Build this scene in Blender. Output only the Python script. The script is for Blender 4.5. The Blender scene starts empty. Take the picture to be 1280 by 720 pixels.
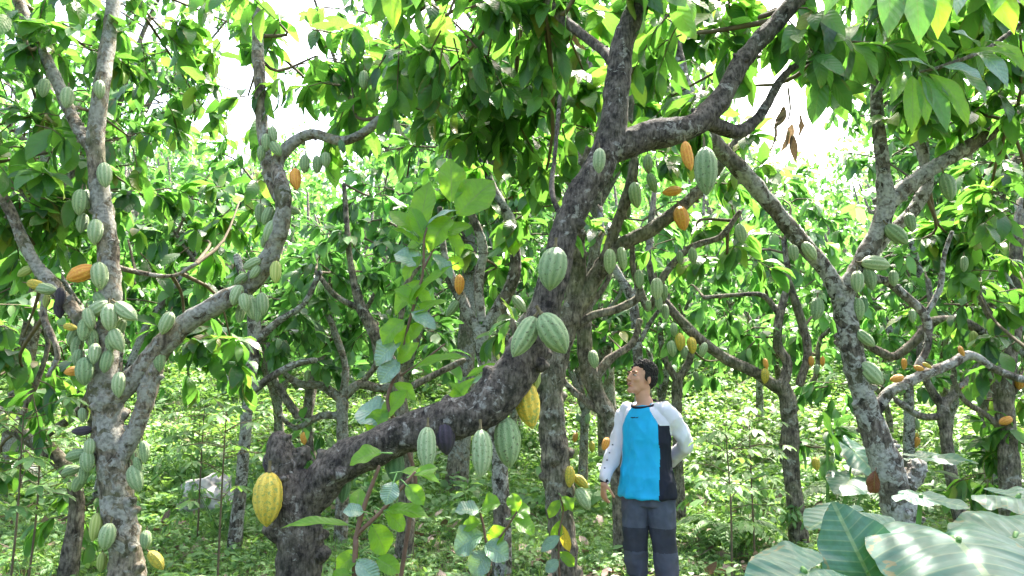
import bpy, math, random
import numpy as np
from mathutils import Vector, Matrix, noise

# ------------------------------------------------------------------ camera, sky, sun
F = 924.0
PITCH = math.radians(7.3)
CAMZ = 1.5
SC = bpy.context.scene
COL = SC.collection
cam_d = bpy.data.cameras.new('camera')
cam = bpy.data.objects.new('camera', cam_d)
COL.objects.link(cam)
cam.location = (0, 0, CAMZ)
cam.rotation_euler = (math.pi / 2 + PITCH, 0, 0)
cam_d.sensor_width = 36
cam_d.lens = F / 1280 * 36
cam_d.clip_start = 0.05
cam_d.clip_end = 1000
SC.camera = cam

SUN_EL = math.radians(57)
SUN_AZ = math.radians(28)          # to the right of straight ahead (+Y)
wd = bpy.data.worlds.new('World')
SC.world = wd
wd.use_nodes = True
nt = wd.node_tree
sky = nt.nodes.new('ShaderNodeTexSky')
sky.sky_type = 'NISHITA'
sky.sun_disc = False
sky.sun_elevation = SUN_EL
sky.sun_rotation = SUN_AZ
sky.air_density = 1.0
sky.dust_density = 6.0
sky.ozone_density = 0.4
bgn = nt.nodes['Background']
bgn.inputs['Strength'].default_value = 0.15
nt.links.new(sky.outputs[0], bgn.inputs['Color'])
sl = bpy.data.lights.new('sun', 'SUN')
sl.energy = 3.0
sl.angle = math.radians(0.6)
sl.color = (1.0, 0.95, 0.86)
so = bpy.data.objects.new('sun', sl)
COL.objects.link(so)
sd = Vector((math.sin(SUN_AZ) * math.cos(SUN_EL), math.cos(SUN_AZ) * math.cos(SUN_EL), math.sin(SUN_EL)))
so.rotation_euler = (-sd).to_track_quat('-Z', 'Y').to_euler()
so.location = sd * 30

SC.view_settings.view_transform = 'Standard'
SC.view_settings.look = 'None'
SC.view_settings.exposure = 2.82
SC.view_settings.gamma = 1.0
SC.view_settings.use_curve_mapping = False
SC.render.engine = 'CYCLES'
cy = SC.cycles
cy.use_denoising = True
try:
    cy.denoiser = 'OPENIMAGEDENOISE'
    cy.denoising_prefilter = 'ACCURATE'
except Exception:
    pass
cy.max_bounces = 7
cy.diffuse_bounces = 4
cy.glossy_bounces = 2
cy.transmission_bounces = 5
cy.transparent_max_bounces = 4
cy.sample_clamp_indirect = 8
cy.caustics_reflective = False
cy.caustics_refractive = False

rng = np.random.default_rng(11)
random.seed(11)
cP, sP = math.cos(PITCH), math.sin(PITCH)


def W(px, py, d):
    """point at forward distance d that the camera sees at photo pixel (px, py)"""
    x = (px - 640) / F
    y = (360 - py) / F
    dr = Vector((x, cP - y * sP, sP + y * cP))
    return Vector((0, 0, CAMZ)) + dr * (d / dr.y)


def ground_z(x, y):
    y = np.asarray(y, dtype=float)
    x = np.asarray(x, dtype=float)
    t = np.clip(y - 11, 0, None)
    rise = np.where(t < 8, t * t * 0.026, 1.664 + (t - 8) * 0.416)
    rise = np.minimum(rise, 17 + 0.02 * t)
    az = x / np.maximum(y, 1)
    far = np.clip((y - 14) / 10, 0, 1)
    rise = rise * (1 - far * (.40 * np.exp(-((az - .41) / .09) ** 2) + .30 * np.exp(-((az + .24) / .06) ** 2) + .25 * np.exp(-((az + .42) / .05) ** 2)))
    bump = 0.05 * np.sin(x * 1.3 + 0.5) * np.cos(y * 1.1) + 0.03 * np.sin(x * 2.9 + y * 2.1)
    return rise + bump


def gz(x, y):
    return float(ground_z(x, y))


# ------------------------------------------------------------------ node helpers
def new_mat(name):
    m = bpy.data.materials.new(name)
    m.use_nodes = True
    n = m.node_tree.nodes
    n.clear()
    out = n.new('ShaderNodeOutputMaterial')
    return m, m.node_tree, n, m.node_tree.links, out


def ramp(n, stops, interp='LINEAR'):
    r = n.new('ShaderNodeValToRGB')
    r.color_ramp.interpolation = interp
    els = r.color_ramp.elements
    els[0].position = stops[0][0]
    els[0].color = (*stops[0][1], 1)
    els[1].position = stops[-1][0]
    els[1].color = (*stops[-1][1], 1)
    for p, c in stops[1:-1]:
        e = els.new(p)
        e.color = (*c, 1)
    return r


def mth(n, l, op, a, b=None, c=None):
    x = n.new('ShaderNodeMath')
    x.operation = op
    for i, v in enumerate((a, b, c)):
        if v is None:
            continue
        if isinstance(v, (int, float)):
            x.inputs[i].default_value = v
        else:
            l.new(v, x.inputs[i])
    return x.outputs[0]


def mixc(n, l, f, a, b, blend='MIX'):
    x = n.new('ShaderNodeMix')
    x.data_type = 'RGBA'
    x.blend_type = blend
    for idx, v in ((0, f), (6, a), (7, b)):
        if isinstance(v, (int, float)):
            x.inputs[idx].default_value = v
        elif isinstance(v, tuple):
            x.inputs[idx].default_value = (*v, 1)
        else:
            l.new(v, x.inputs[idx])
    return x.outputs[2]


def leaf_material(name, stops, tcol=(0.22, 0.60, 0.07), trans=0.48, rough=0.36, veins=9.0, vein_mix=0.35, spec=0.5):
    m, t, n, l, out = new_mat(name)
    geo = n.new('ShaderNodeNewGeometry')
    r = ramp(n, stops)
    l.new(geo.outputs['Random Per Island'], r.inputs[0])
    col = r.outputs[0]
    uv = n.new('ShaderNodeTexCoord')
    sp = n.new('ShaderNodeSeparateXYZ')
    l.new(uv.outputs['UV'], sp.inputs[0])
    au = mth(n, l, 'ABSOLUTE', mth(n, l, 'SUBTRACT', sp.outputs[0], 0.5))
    stripe = mth(n, l, 'FRACT', mth(n, l, 'SUBTRACT', mth(n, l, 'MULTIPLY', sp.outputs[1], veins), mth(n, l, 'MULTIPLY', au, 3.2)))
    tri = mth(n, l, 'ABSOLUTE', mth(n, l, 'SUBTRACT', stripe, 0.5))
    vein = mth(n, l, 'GREATER_THAN', tri, 0.44)
    mid = mth(n, l, 'LESS_THAN', au, 0.022)
    vv = mth(n, l, 'MAXIMUM', mth(n, l, 'MULTIPLY', vein, 0.6), mid)
    ns = n.new('ShaderNodeTexNoise')
    ns.inputs['Scale'].default_value = 14
    ns.inputs['Detail'].default_value = 2
    edge = mth(n, l, 'MULTIPLY', mth(n, l, 'MAXIMUM', mth(n, l, 'GREATER_THAN', au, 0.40), mth(n, l, 'GREATER_THAN', sp.outputs[1], 0.9)), mth(n, l, 'GREATER_THAN', ns.outputs[0], 0.56))
    lig = mixc(n, l, 0.5, col, (0.32, 0.42, 0.16))
    col1 = mixc(n, l, mth(n, l, 'MULTIPLY', vv, vein_mix), col, lig)
    mot = ramp(n, [(0.3, (0.72, 0.74, 0.72)), (0.7, (1.2, 1.15, 1.1))])
    l.new(ns.outputs[0], mot.inputs[0])
    col2 = mixc(n, l, 1.0, col1, mot.outputs[0], 'MULTIPLY')
    col2 = mixc(n, l, mth(n, l, 'MULTIPLY', edge, 0.7), col2, (0.16, 0.11, 0.04))
    bs = n.new('ShaderNodeBsdfPrincipled')
    l.new(col2, bs.inputs['Base Color'])
    bs.inputs['Roughness'].default_value = rough
    bs.inputs['Specular IOR Level'].default_value = spec
    bump = n.new('ShaderNodeBump')
    bump.inputs['Strength'].default_value = 0.35
    bump.inputs['Distance'].default_value = 0.004
    hh = mth(n, l, 'MULTIPLY', tri, 2.0)
    l.new(mth(n, l, 'ADD', mth(n, l, 'SUBTRACT', 1.0, hh), mth(n, l, 'MULTIPLY', mid, -0.8)), bump.inputs['Height'])
    l.new(bump.outputs[0], bs.inputs['Normal'])
    tr = n.new('ShaderNodeBsdfTranslucent')
    tc = mixc(n, l, 0.35, tcol, col2)
    dark = mixc(n, l, mth(n, l, 'MULTIPLY', vv, 0.45), tc, (0.12, 0.2, 0.02))
    rr = ramp(n, [(0.0, (0.55, 0.6, 0.5)), (1.0, (1.25, 1.15, 1.0))])
    l.new(geo.outputs['Random Per Island'], rr.inputs[0])
    l.new(mixc(n, l, 1.0, dark, rr.outputs[0], 'MULTIPLY'), tr.inputs['Color'])
    ms = n.new('ShaderNodeMixShader')
    ms.inputs[0].default_value = trans
    l.new(bs.outputs[0], ms.inputs[1])
    l.new(tr.outputs[0], ms.inputs[2])
    l.new(ms.outputs[0], out.inputs[0])
    return m


def bark_material(name, dark, mid, lichen_amt, lichen=(0.46, 0.45, 0.39), moss=0.3, scale=1.0):
    m, t, n, l, out = new_mat(name)
    tc = n.new('ShaderNodeTexCoord')
    n1 = n.new('ShaderNodeTexNoise')
    n1.inputs['Scale'].default_value = 9 * scale
    n1.inputs['Detail'].default_value = 6
    n1.inputs['Roughness'].default_value = 0.7
    l.new(tc.outputs['Object'], n1.inputs[0])
    base = ramp(n, [(0.36, dark), (0.52, mid), (0.66, tuple(c * 1.7 for c in mid))])
    l.new(n1.outputs[0], base.inputs[0])
    n4 = n.new('ShaderNodeTexNoise')
    n4.inputs['Scale'].default_value = 3.1 * scale
    n4.inputs['Detail'].default_value = 3
    l.new(tc.outputs['Object'], n4.inputs[0])
    mo = ramp(n, [(0.5, (0, 0, 0)), (0.65, (moss,) * 3)])
    l.new(n4.outputs[0], mo.inputs[0])
    ck = n.new('ShaderNodeTexNoise'); ck.inputs['Scale'].default_value = 45 * scale; ck.inputs['Detail'].default_value = 4
    ckm = n.new('ShaderNodeMapping'); ckm.inputs['Scale'].default_value = (1, 1, .3)
    l.new(tc.outputs['Object'], ckm.inputs[0]); l.new(ckm.outputs[0], ck.inputs[0])
    ckr = ramp(n, [(.38, (.45, .43, .41)), (.5, (1, 1, 1)), (.68, (1.35, 1.35, 1.35))])
    l.new(ck.outputs[0], ckr.inputs[0])
    bse = mixc(n, l, 1.0, base.outputs[0], ckr.outputs[0], 'MULTIPLY')
    c1 = mixc(n, l, mo.outputs[0], bse, (0.10, 0.13, 0.045))
    n2 = n.new('ShaderNodeTexNoise')
    n2.inputs['Scale'].default_value = 13 * scale
    n2.inputs['Detail'].default_value = 5
    n2.inputs['Roughness'].default_value = 0.65
    n2.inputs['Distortion'].default_value = 0.6
    l.new(tc.outputs['Object'], n2.inputs[0])
    n5 = n.new('ShaderNodeTexNoise')
    n5.inputs['Scale'].default_value = 2.3 * scale
    l.new(tc.outputs['Object'], n5.inputs[0])
    s = mth(n, l, 'ADD', mth(n, l, 'MULTIPLY', n2.outputs[0], 0.65), mth(n, l, 'MULTIPLY', n5.outputs[0], 0.45))
    th = 0.74 - lichen_amt * 0.25
    lr = ramp(n, [(th, (0, 0, 0)), (th + 0.035, (1, 1, 1))])
    l.new(s, lr.inputs[0])
    n6 = n.new('ShaderNodeTexNoise')
    n6.inputs['Scale'].default_value = 40 * scale
    l.new(tc.outputs['Object'], n6.inputs[0])
    lc = ramp(n, [(0.35, tuple(c * 0.5 for c in lichen)), (0.6, lichen)])
    l.new(n6.outputs[0], lc.inputs[0])
    c2 = mixc(n, l, mth(n, l, 'MULTIPLY', lr.outputs[0], 0.85), c1, lc.outputs[0])
    bs = n.new('ShaderNodeBsdfPrincipled')
    l.new(c2, bs.inputs['Base Color'])
    bs.inputs['Roughness'].default_value = 0.85
    bs.inputs['Specular IOR Level'].default_value = 0.25
    vo = n.new('ShaderNodeTexNoise')
    vo.inputs['Scale'].default_value = 28 * scale
    vo.inputs['Detail'].default_value = 8
    vo.inputs['Roughness'].default_value = 0.75
    mp = n.new('ShaderNodeMapping')
    mp.inputs['Scale'].default_value = (1, 1, 0.45)
    l.new(tc.outputs['Object'], mp.inputs[0])
    l.new(mp.outputs[0], vo.inputs[0])
    b = n.new('ShaderNodeBump')
    b.inputs['Strength'].default_value = 1.0
    b.inputs['Distance'].default_value = 0.045
    l.new(mth(n, l, 'ADD', vo.outputs[0], mth(n, l, 'MULTIPLY', lr.outputs[0], 0.1)), b.inputs['Height'])
    l.new(b.outputs[0], bs.inputs['Normal'])
    l.new(bs.outputs[0], out.inputs[0])
    return m


def pod_material(name, furrow, ridge, blotch=None, blotch_amt=0.0, rough=0.45):
    m, t, n, l, out = new_mat(name)
    uv = n.new('ShaderNodeTexCoord')
    sp = n.new('ShaderNodeSeparateXYZ')
    l.new(uv.outputs['UV'], sp.inputs[0])
    w = mth(n, l, 'COSINE', mth(n, l, 'MULTIPLY', sp.outputs[0], 2 * math.pi * 10))
    f = mth(n, l, 'MULTIPLY_ADD', w, 0.5, 0.5)
    ns = n.new('ShaderNodeTexNoise')
    ns.inputs['Scale'].default_value = 60
    ns.inputs['Detail'].default_value = 4
    l.new(uv.outputs['Object'], ns.inputs[0])
    f2 = mth(n, l, 'ADD', mth(n, l, 'MULTIPLY', f, 0.42), mth(n, l, 'MULTIPLY', ns.outputs[0], 0.75))
    r = ramp(n, [(0.22, furrow), (0.62, tuple((a + b) / 2 for a, b in zip(furrow, ridge))), (0.9, ridge)])
    l.new(f2, r.inputs[0])
    c = r.outputs[0]
    if blotch:
        nb = n.new('ShaderNodeTexNoise')
        nb.inputs['Scale'].default_value = 16
        nb.inputs['Detail'].default_value = 3
        l.new(uv.outputs['Object'], nb.inputs[0])
        br = ramp(n, [(0.62 - blotch_amt * .3, (0, 0, 0)), (0.72 - blotch_amt * .3, (1, 1, 1))])
        l.new(nb.outputs[0], br.inputs[0])
        c = mixc(n, l, br.outputs[0], c, blotch)
    oi = n.new('ShaderNodeObjectInfo')
    vr = ramp(n, [(0, (0.8, 0.85, 0.8)), (1, (1.15, 1.12, 1.1))])
    l.new(oi.outputs['Random'], vr.inputs[0])
    c = mixc(n, l, 1.0, c, vr.outputs[0], 'MULTIPLY')
    bs = n.new('ShaderNodeBsdfPrincipled')
    l.new(c, bs.inputs['Base Color'])
    bs.inputs['Roughness'].default_value = rough
    b = n.new('ShaderNodeBump')
    b.inputs['Strength'].default_value = 0.8
    b.inputs['Distance'].default_value = 0.008
    l.new(ns.outputs[0], b.inputs['Height'])
    l.new(b.outputs[0], bs.inputs['Normal'])
    l.new(bs.outputs[0], out.inputs[0])
    return m


def plain(name, col, rough=0.7, spec=0.3, nscale=0, namt=0.3, bump=0.0, bscale=200):
    m, t, n, l, out = new_mat(name)
    bs = n.new('ShaderNodeBsdfPrincipled')
    bs.inputs['Roughness'].default_value = rough
    bs.inputs['Specular IOR Level'].default_value = spec
    tc = n.new('ShaderNodeTexCoord')
    if nscale:
        ns = n.new('ShaderNodeTexNoise')
        ns.inputs['Scale'].default_value = nscale
        ns.inputs['Detail'].default_value = 4
        l.new(tc.outputs['Object'], ns.inputs[0])
        r = ramp(n, [(0.3, tuple(c * (1 - namt) for c in col)), (0.7, tuple(min(1, c * (1 + namt)) for c in col))])
        l.new(ns.outputs[0], r.inputs[0])
        l.new(r.outputs[0], bs.inputs['Base Color'])
    else:
        bs.inputs['Base Color'].default_value = (*col, 1)
    if bump:
        nb = n.new('ShaderNodeTexNoise')
        nb.inputs['Scale'].default_value = bscale
        nb.inputs['Detail'].default_value = 5
        l.new(tc.outputs['Object'], nb.inputs[0])
        b = n.new('ShaderNodeBump')
        b.inputs['Strength'].default_value = bump
        b.inputs['Distance'].default_value = 0.01
        l.new(nb.outputs[0], b.inputs['Height'])
        l.new(b.outputs[0], bs.inputs['Normal'])
    l.new(bs.outputs[0], out.inputs[0])
    return m


M = {}
G1, G2, G3 = (0.03, 0.085, 0.035), (0.055, 0.15, 0.04), (0.11, 0.23, 0.045)
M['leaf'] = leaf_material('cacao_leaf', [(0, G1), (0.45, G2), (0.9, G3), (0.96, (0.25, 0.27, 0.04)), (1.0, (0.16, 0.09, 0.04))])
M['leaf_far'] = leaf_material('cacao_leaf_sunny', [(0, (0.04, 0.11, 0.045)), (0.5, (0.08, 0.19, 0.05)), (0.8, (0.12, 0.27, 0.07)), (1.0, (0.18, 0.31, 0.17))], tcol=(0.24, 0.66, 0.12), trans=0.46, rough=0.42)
M['leaf_young'] = leaf_material('young_leaf', [(0, (0.07, 0.20, 0.02)), (1, (0.13, 0.30, 0.03))], tcol=(0.45, 0.88, 0.05), trans=0.66, rough=0.35, veins=10, vein_mix=0.9)
M['leaf_grey'] = leaf_material('waxy_leaf', [(0, (0.10, 0.20, 0.13)), (1, (0.17, 0.29, 0.20))], tcol=(0.25, 0.45, 0.12), trans=0.25, rough=0.3, veins=11, vein_mix=0.9, spec=0.8)
M['aroid'] = leaf_material('aroid_leaf', [(0, (0.02, 0.085, 0.062)), (1, (0.032, 0.11, 0.078))], tcol=(0.28, 0.75, 0.03), trans=0.22, rough=0.48, veins=7, vein_mix=0.7, spec=0.4)
M['weed'] = leaf_material('weed_leaf', [(0, (0.06, 0.17, 0.05)), (0.5, (0.13, 0.28, 0.08)), (1.0, (0.22, 0.38, 0.15))], tcol=(0.36, 0.66, 0.12), trans=0.4, rough=0.45, veins=5)
M['grass'] = leaf_material('grass_blade', [(0, (0.12, 0.25, 0.06)), (1, (0.23, 0.39, 0.12))], tcol=(0.33, 0.6, 0.08), trans=0.4, rough=0.5, veins=1, vein_mix=0.1)
M['dry'] = leaf_material('dry_leaf', [(0, (0.10, 0.06, 0.045)), (0.5, (0.24, 0.16, 0.13)), (1, (0.42, 0.33, 0.29))], tcol=(0.3, 0.18, 0.1), trans=0.15, rough=0.7, veins=8)
M['dead'] = leaf_material('dead_leaf', [(0, (0.13, 0.045, 0.025)), (1, (0.16, 0.06, 0.03))], tcol=(0.3, 0.1, 0.04), trans=0.1, rough=0.7, veins=9, vein_mix=0.6)
M['yellow_leaf'] = leaf_material('yellow_leaf', [(0, (0.5, 0.42, 0.05)), (1, (0.6, 0.5, 0.07))], tcol=(0.8, 0.65, 0.05), trans=0.4)
M['bark_dark'] = bark_material('dark_bark', (0.022, 0.019, 0.016), (0.135, 0.117, 0.095), 0.42, moss=0.12, scale=2.2)
M['bark_lichen'] = bark_material('lichen_bark', (0.075, 0.062, 0.044), (0.27, 0.225, 0.165), 0.82, moss=0.5, scale=1.3)
M['bark_white'] = bark_material('white_lichen_bark', (0.035, 0.03, 0.025), (0.17, 0.145, 0.12), 0.84, moss=0.25, scale=1.3, lichen=(0.56, 0.55, 0.50))
M['bark_mid'] = bark_material('brown_bark', (0.05, 0.043, 0.034), (0.21, 0.18, 0.14), 0.5, moss=0.4, scale=1.3)
M['twig'] = plain('twig', (0.11, 0.085, 0.05), 0.8, nscale=20)
M['stem'] = plain('brown_stem', (0.12, 0.07, 0.045), 0.6, nscale=30)
M['greenstem'] = plain('green_stem', (0.10, 0.22, 0.05), 0.5, nscale=30)
M['stalk'] = plain('stalk', (0.12, 0.10, 0.05), 0.8)
M['pod_pale'] = pod_material('pod_pale_green', (0.17, 0.28, 0.11), (0.45, 0.52, 0.31), (0.14, 0.17, 0.06), .12)
M['pod_green'] = pod_material('pod_green', (0.12, 0.22, 0.08), (0.33, 0.42, 0.21), (0.10, 0.12, 0.05), .15)
M['pod_dark'] = pod_material('pod_dark_green', (0.05, 0.13, 0.05), (0.14, 0.27, 0.12))
M['pod_yellow'] = pod_material('pod_yellow', (0.45, 0.32, 0.02), (0.75, 0.55, 0.07), (0.28, 0.32, 0.05), 0.35)
M['pod_orange'] = pod_material('pod_orange', (0.55, 0.19, 0.02), (0.78, 0.36, 0.06), (0.7, 0.42, 0.06), 0.3)
M['pod_black'] = pod_material('pod_black', (0.012, 0.01, 0.016), (0.05, 0.035, 0.055))
M['pod_lime'] = pod_material('pod_lime', (0.25, 0.33, 0.05), (0.55, 0.58, 0.2))


# ------------------------------------------------------------------ mesh buffer
class Buf:
    def __init__(s):
        s.v, s.f, s.uv, s.m, s.n = [], [], [], [], 0

    def add(s, v, f, uv, mi=0):
        s.v.append(np.asarray(v, dtype=np.float32))
        s.f.append(np.asarray(f, dtype=np.int32) + s.n)
        s.uv.append(np.asarray(uv, dtype=np.float32))      # per vertex
        s.m.append(np.full(len(f), mi, dtype=np.int32))
        s.n += len(v)

    def mesh(s, name, mats, origin=(0, 0, 0), smooth=True):
        v = np.concatenate(s.v) - np.array(origin, dtype=np.float32)
        f = np.concatenate(s.f)
        uv = np.concatenate(s.uv)
        mi = np.concatenate(s.m)
        me = bpy.data.meshes.new(name)
        me.vertices.add(len(v))
        me.vertices.foreach_set('co', v.ravel())
        me.loops.add(len(f) * 4)
        me.loops.foreach_set('vertex_index', f.ravel())
        me.polygons.add(len(f))
        me.polygons.foreach_set('loop_start', np.arange(0, len(f) * 4, 4, dtype=np.int32))
        me.polygons.foreach_set('loop_total', np.full(len(f), 4, dtype=np.int32))
        me.polygons.foreach_set('material_index', mi)
        me.polygons.foreach_set('use_smooth', np.full(len(f), smooth, dtype=bool))
        ul = me.uv_layers.new(name='UVMap')
        ul.data.foreach_set('uv', uv[f.ravel()].ravel())
        for m in mats:
            me.materials.append(m)
        me.update(calc_edges=True)
        return me


def catmull(pts, n):
    pts = np.asarray(pts, dtype=float)
    if len(pts) < 3:
        t = np.linspace(0, 1, n * (len(pts) - 1) + 1)[:, None]
        return pts[0] + (pts[-1] - pts[0]) * t
    P = np.vstack([2 * pts[0] - pts[1], pts, 2 * pts[-1] - pts[-2]])
    out = []
    for i in range(1, len(P) - 2):
        p0, p1, p2, p3 = P[i - 1:i + 3]
        for k in range(n):
            t = k / n
            out.append(0.5 * ((2 * p1) + (-p0 + p2) * t + (2 * p0 - 5 * p1 + 4 * p2 - p3) * t * t + (-p0 + 3 * p1 - 3 * p2 + p3) * t ** 3))
    out.append(P[-2])
    return np.array(out)


def frames(path):
    T = np.gradient(path, axis=0)
    T /= np.linalg.norm(T, axis=1)[:, None] + 1e-9
    a = np.array([1.0, 0, 0]) if abs(T[0][0]) < 0.8 else np.array([0, 1.0, 0])
    N = np.zeros_like(T)
    n = a - T[0] * a.dot(T[0])
    n /= np.linalg.norm(n)
    N[0] = n
    for i in range(1, len(T)):
        n = N[i - 1] - T[i] * N[i - 1].dot(T[i])
        n /= np.linalg.norm(n) + 1e-9
        N[i] = n
    return T, N, np.cross(T, N)


def tube(buf, pts, rad, sides=8, seg=4, lump=0.0, mi=0, lscale=9.0, cap=True):
    """pts: k x 3, rad: k"""
    pr = catmull(np.column_stack([np.asarray(pts, float), np.asarray(rad, float)]), seg)
    path, r = pr[:, :3], np.maximum(pr[:, 3], 0.0008)
    if cap:
        T = path[-1] - path[-2]
        T = T / (np.linalg.norm(T) + 1e-9)
        path = np.vstack([path, path[-1] + T * r[-1] * 0.5, path[-1] + T * r[-1] * 0.6])
        r = np.append(r, [r[-1] * 0.6, 0.0005])
    T, N, B = frames(path)
    a = np.linspace(0, 2 * math.pi, sides, endpoint=False)
    ring = np.cos(a)[None, :, None] * N[:, None, :] + np.sin(a)[None, :, None] * B[:, None, :]
    rr = np.repeat(r[:, None], sides, 1)
    if lump > 0:
        for i in range(len(path)):
            for j in range(sides):
                p = Vector(path[i] + ring[i, j] * r[i]) * lscale
                k = noise.noise(p) + 0.6 * noise.noise(p * 2.3)
                kn = max(0.0, noise.noise(p * 0.9 + Vector((7, 3, 1))) - 0.26) * 2.6 + 0.35 * noise.noise(p * 5.1)
                rr[i, j] *= 1 + lump * (k + kn)
    v = path[:, None, :] + ring * rr[:, :, None]
    L = len(path)
    idx = np.arange(L * sides).reshape(L, sides)
    f = np.stack([idx[:-1], np.roll(idx, -1, 1)[:-1], np.roll(idx, -1, 1)[1:], idx[1:]], -1).reshape(-1, 4)
    uv = np.stack([np.repeat(a[None] / 6.283, L, 0), np.repeat(np.linspace(0, 1, L)[:, None], sides, 1)], -1).reshape(-1, 2)
    buf.add(v.reshape(-1, 3), f, uv, mi)
    return path, r


def leaf_template(nv, nu):
    v = np.linspace(0, 1, nv + 1)
    u = np.linspace(-1, 1, 2 * nu + 1)
    prof = np.interp(v, [0, .04, .12, .3, .5, .7, .85, .94, 1], [.0, .14, .5, .88, 1, .84, .48, .16, .0])
    return v, u, prof


TMPL = {'lo': leaf_template(3, 1), 'mid': leaf_template(6, 1), 'hi': leaf_template(14, 3)}
TMPL['lo'] = (np.array([0, .3, .7, 1.0]), np.array([-1., 0, 1]), np.array([.12, 1.0, .85, .02]))
TMPL['blade'] = (np.array([0, .5, 1.0]), np.array([-1., 1]), np.array([1, .8, .05]))


def leaves(buf, pos, dr, up, L, Wd, K, tmpl='mid', mi=0, fold=0.22, wave=0.06):
    pos, dr, up = (np.atleast_2d(np.asarray(a, float)) for a in (pos, dr, up))
    N = len(pos)
    L, Wd, K = (np.broadcast_to(np.asarray(a, float), (N,)) for a in (L, Wd, K))
    dr = dr / (np.linalg.norm(dr, axis=1)[:, None] + 1e-9)
    side = np.cross(dr, up)
    side /= np.linalg.norm(side, axis=1)[:, None] + 1e-9
    nrm = np.cross(side, dr)
    v, u, prof = TMPL[tmpl]
    K = np.where(np.abs(K) < 1e-3, 1e-3, K)
    a = K[:, None] * v[None]
    s = L[:, None] * np.sin(a) / K[:, None]
    z = -L[:, None] * (1 - np.cos(a)) / K[:, None]
    # local normal rotates with bend
    ta = a
    hx = (prof[None, :, None] * u[None, None, :]) * (Wd[:, None, None] * 0.5)
    fz = np.abs(hx) * fold
    ph = rng.uniform(0, 6.28, N)
    amp = wave * Wd[:, None, None] * np.abs(u)[None, None] * np.sin(v[None, :, None] * 13 + ph[:, None, None] + 1.7 * np.sign(u)[None, None])
    fz = fz + amp * prof[None, :, None]
    sx = s[:, :, None] + fz * np.sin(ta)[:, :, None]
    zz = z[:, :, None] + fz * np.cos(ta)[:, :, None]
    V = pos[:, None, None] + dr[:, None, None] * sx[..., None] + side[:, None, None] * hx[..., None] + nrm[:, None, None] * zz[..., None]
    nv, nu = len(v), len(u)
    idx = np.arange(nv * nu).reshape(nv, nu)
    f = np.stack([idx[:-1, :-1], idx[:-1, 1:], idx[1:, 1:], idx[1:, :-1]], -1).reshape(-1, 4)
    f = (f[None] + (np.arange(N) * nv * nu)[:, None, None]).reshape(-1, 4)
    uu = np.repeat((0.5 + u / 2)[None], nv, 0)
    vv = np.repeat(v[:, None], nu, 1)
    uv = np.tile(np.stack([uu, vv], -1).reshape(-1, 2), (N, 1))
    buf.add(V.reshape(-1, 3), f, uv, mi)


def link(name, me, parent=None, loc=None):
    o = bpy.data.objects.new(name, me)
    COL.objects.link(o)
    if parent is not None:
        o.parent = parent
    if loc is not None:
        o.location = loc
    return o


def tag(o, label=None, cat=None, group=None, kind=None):
    if label: o['label'] = label
    if cat: o['category'] = cat
    if group: o['group'] = group
    if kind: o['kind'] = kind
    return o


def empty(name, loc, label, cat, group=None):
    o = bpy.data.objects.new(name, None)
    o.empty_display_size = 0.1
    COL.objects.link(o)
    o.location = loc
    return tag(o, label, cat, group)


def rdir(n=1):
    d = rng.normal(size=(n, 3))
    return d / np.linalg.norm(d, axis=1)[:, None]


def twig_spray(buf, start, direction, length, nleaf, L, tmpl, leaf_mi, twig_mi, rad=0.005, droop=0.5):
    """a twig with alternate hanging leaves"""
    d = np.asarray(direction, float)
    d /= np.linalg.norm(d)
    end = np.asarray(start) + d * length + np.array([0, 0, -droop * length * 0.4])
    mid = np.asarray(start) + d * length * 0.55
    tube(buf, [start, mid, end], [rad, rad * .8, rad * .45], sides=4, seg=1, mi=twig_mi)
    t = rng.uniform(0.3, 1, nleaf)
    t[:2] = 1
    p = np.where((t < .55)[:, None], np.asarray(start) + (mid - start) * (t / .55)[:, None], mid + (end - mid) * ((t - .55) / .45)[:, None])
    rd = rdir(nleaf)
    ld = d * 0.55 + rd * 0.8 + np.array([0, 0, -0.45])
    up = np.array([0, 0, 1.0]) + rdir(nleaf) * 0.55
    LL = L * rng.uniform(0.65, 1.2, nleaf)
    leaves(buf, p, ld, up, LL, LL * rng.uniform(.34, .44, nleaf), rng.uniform(0.3, 1.5, nleaf), tmpl, leaf_mi)


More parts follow.
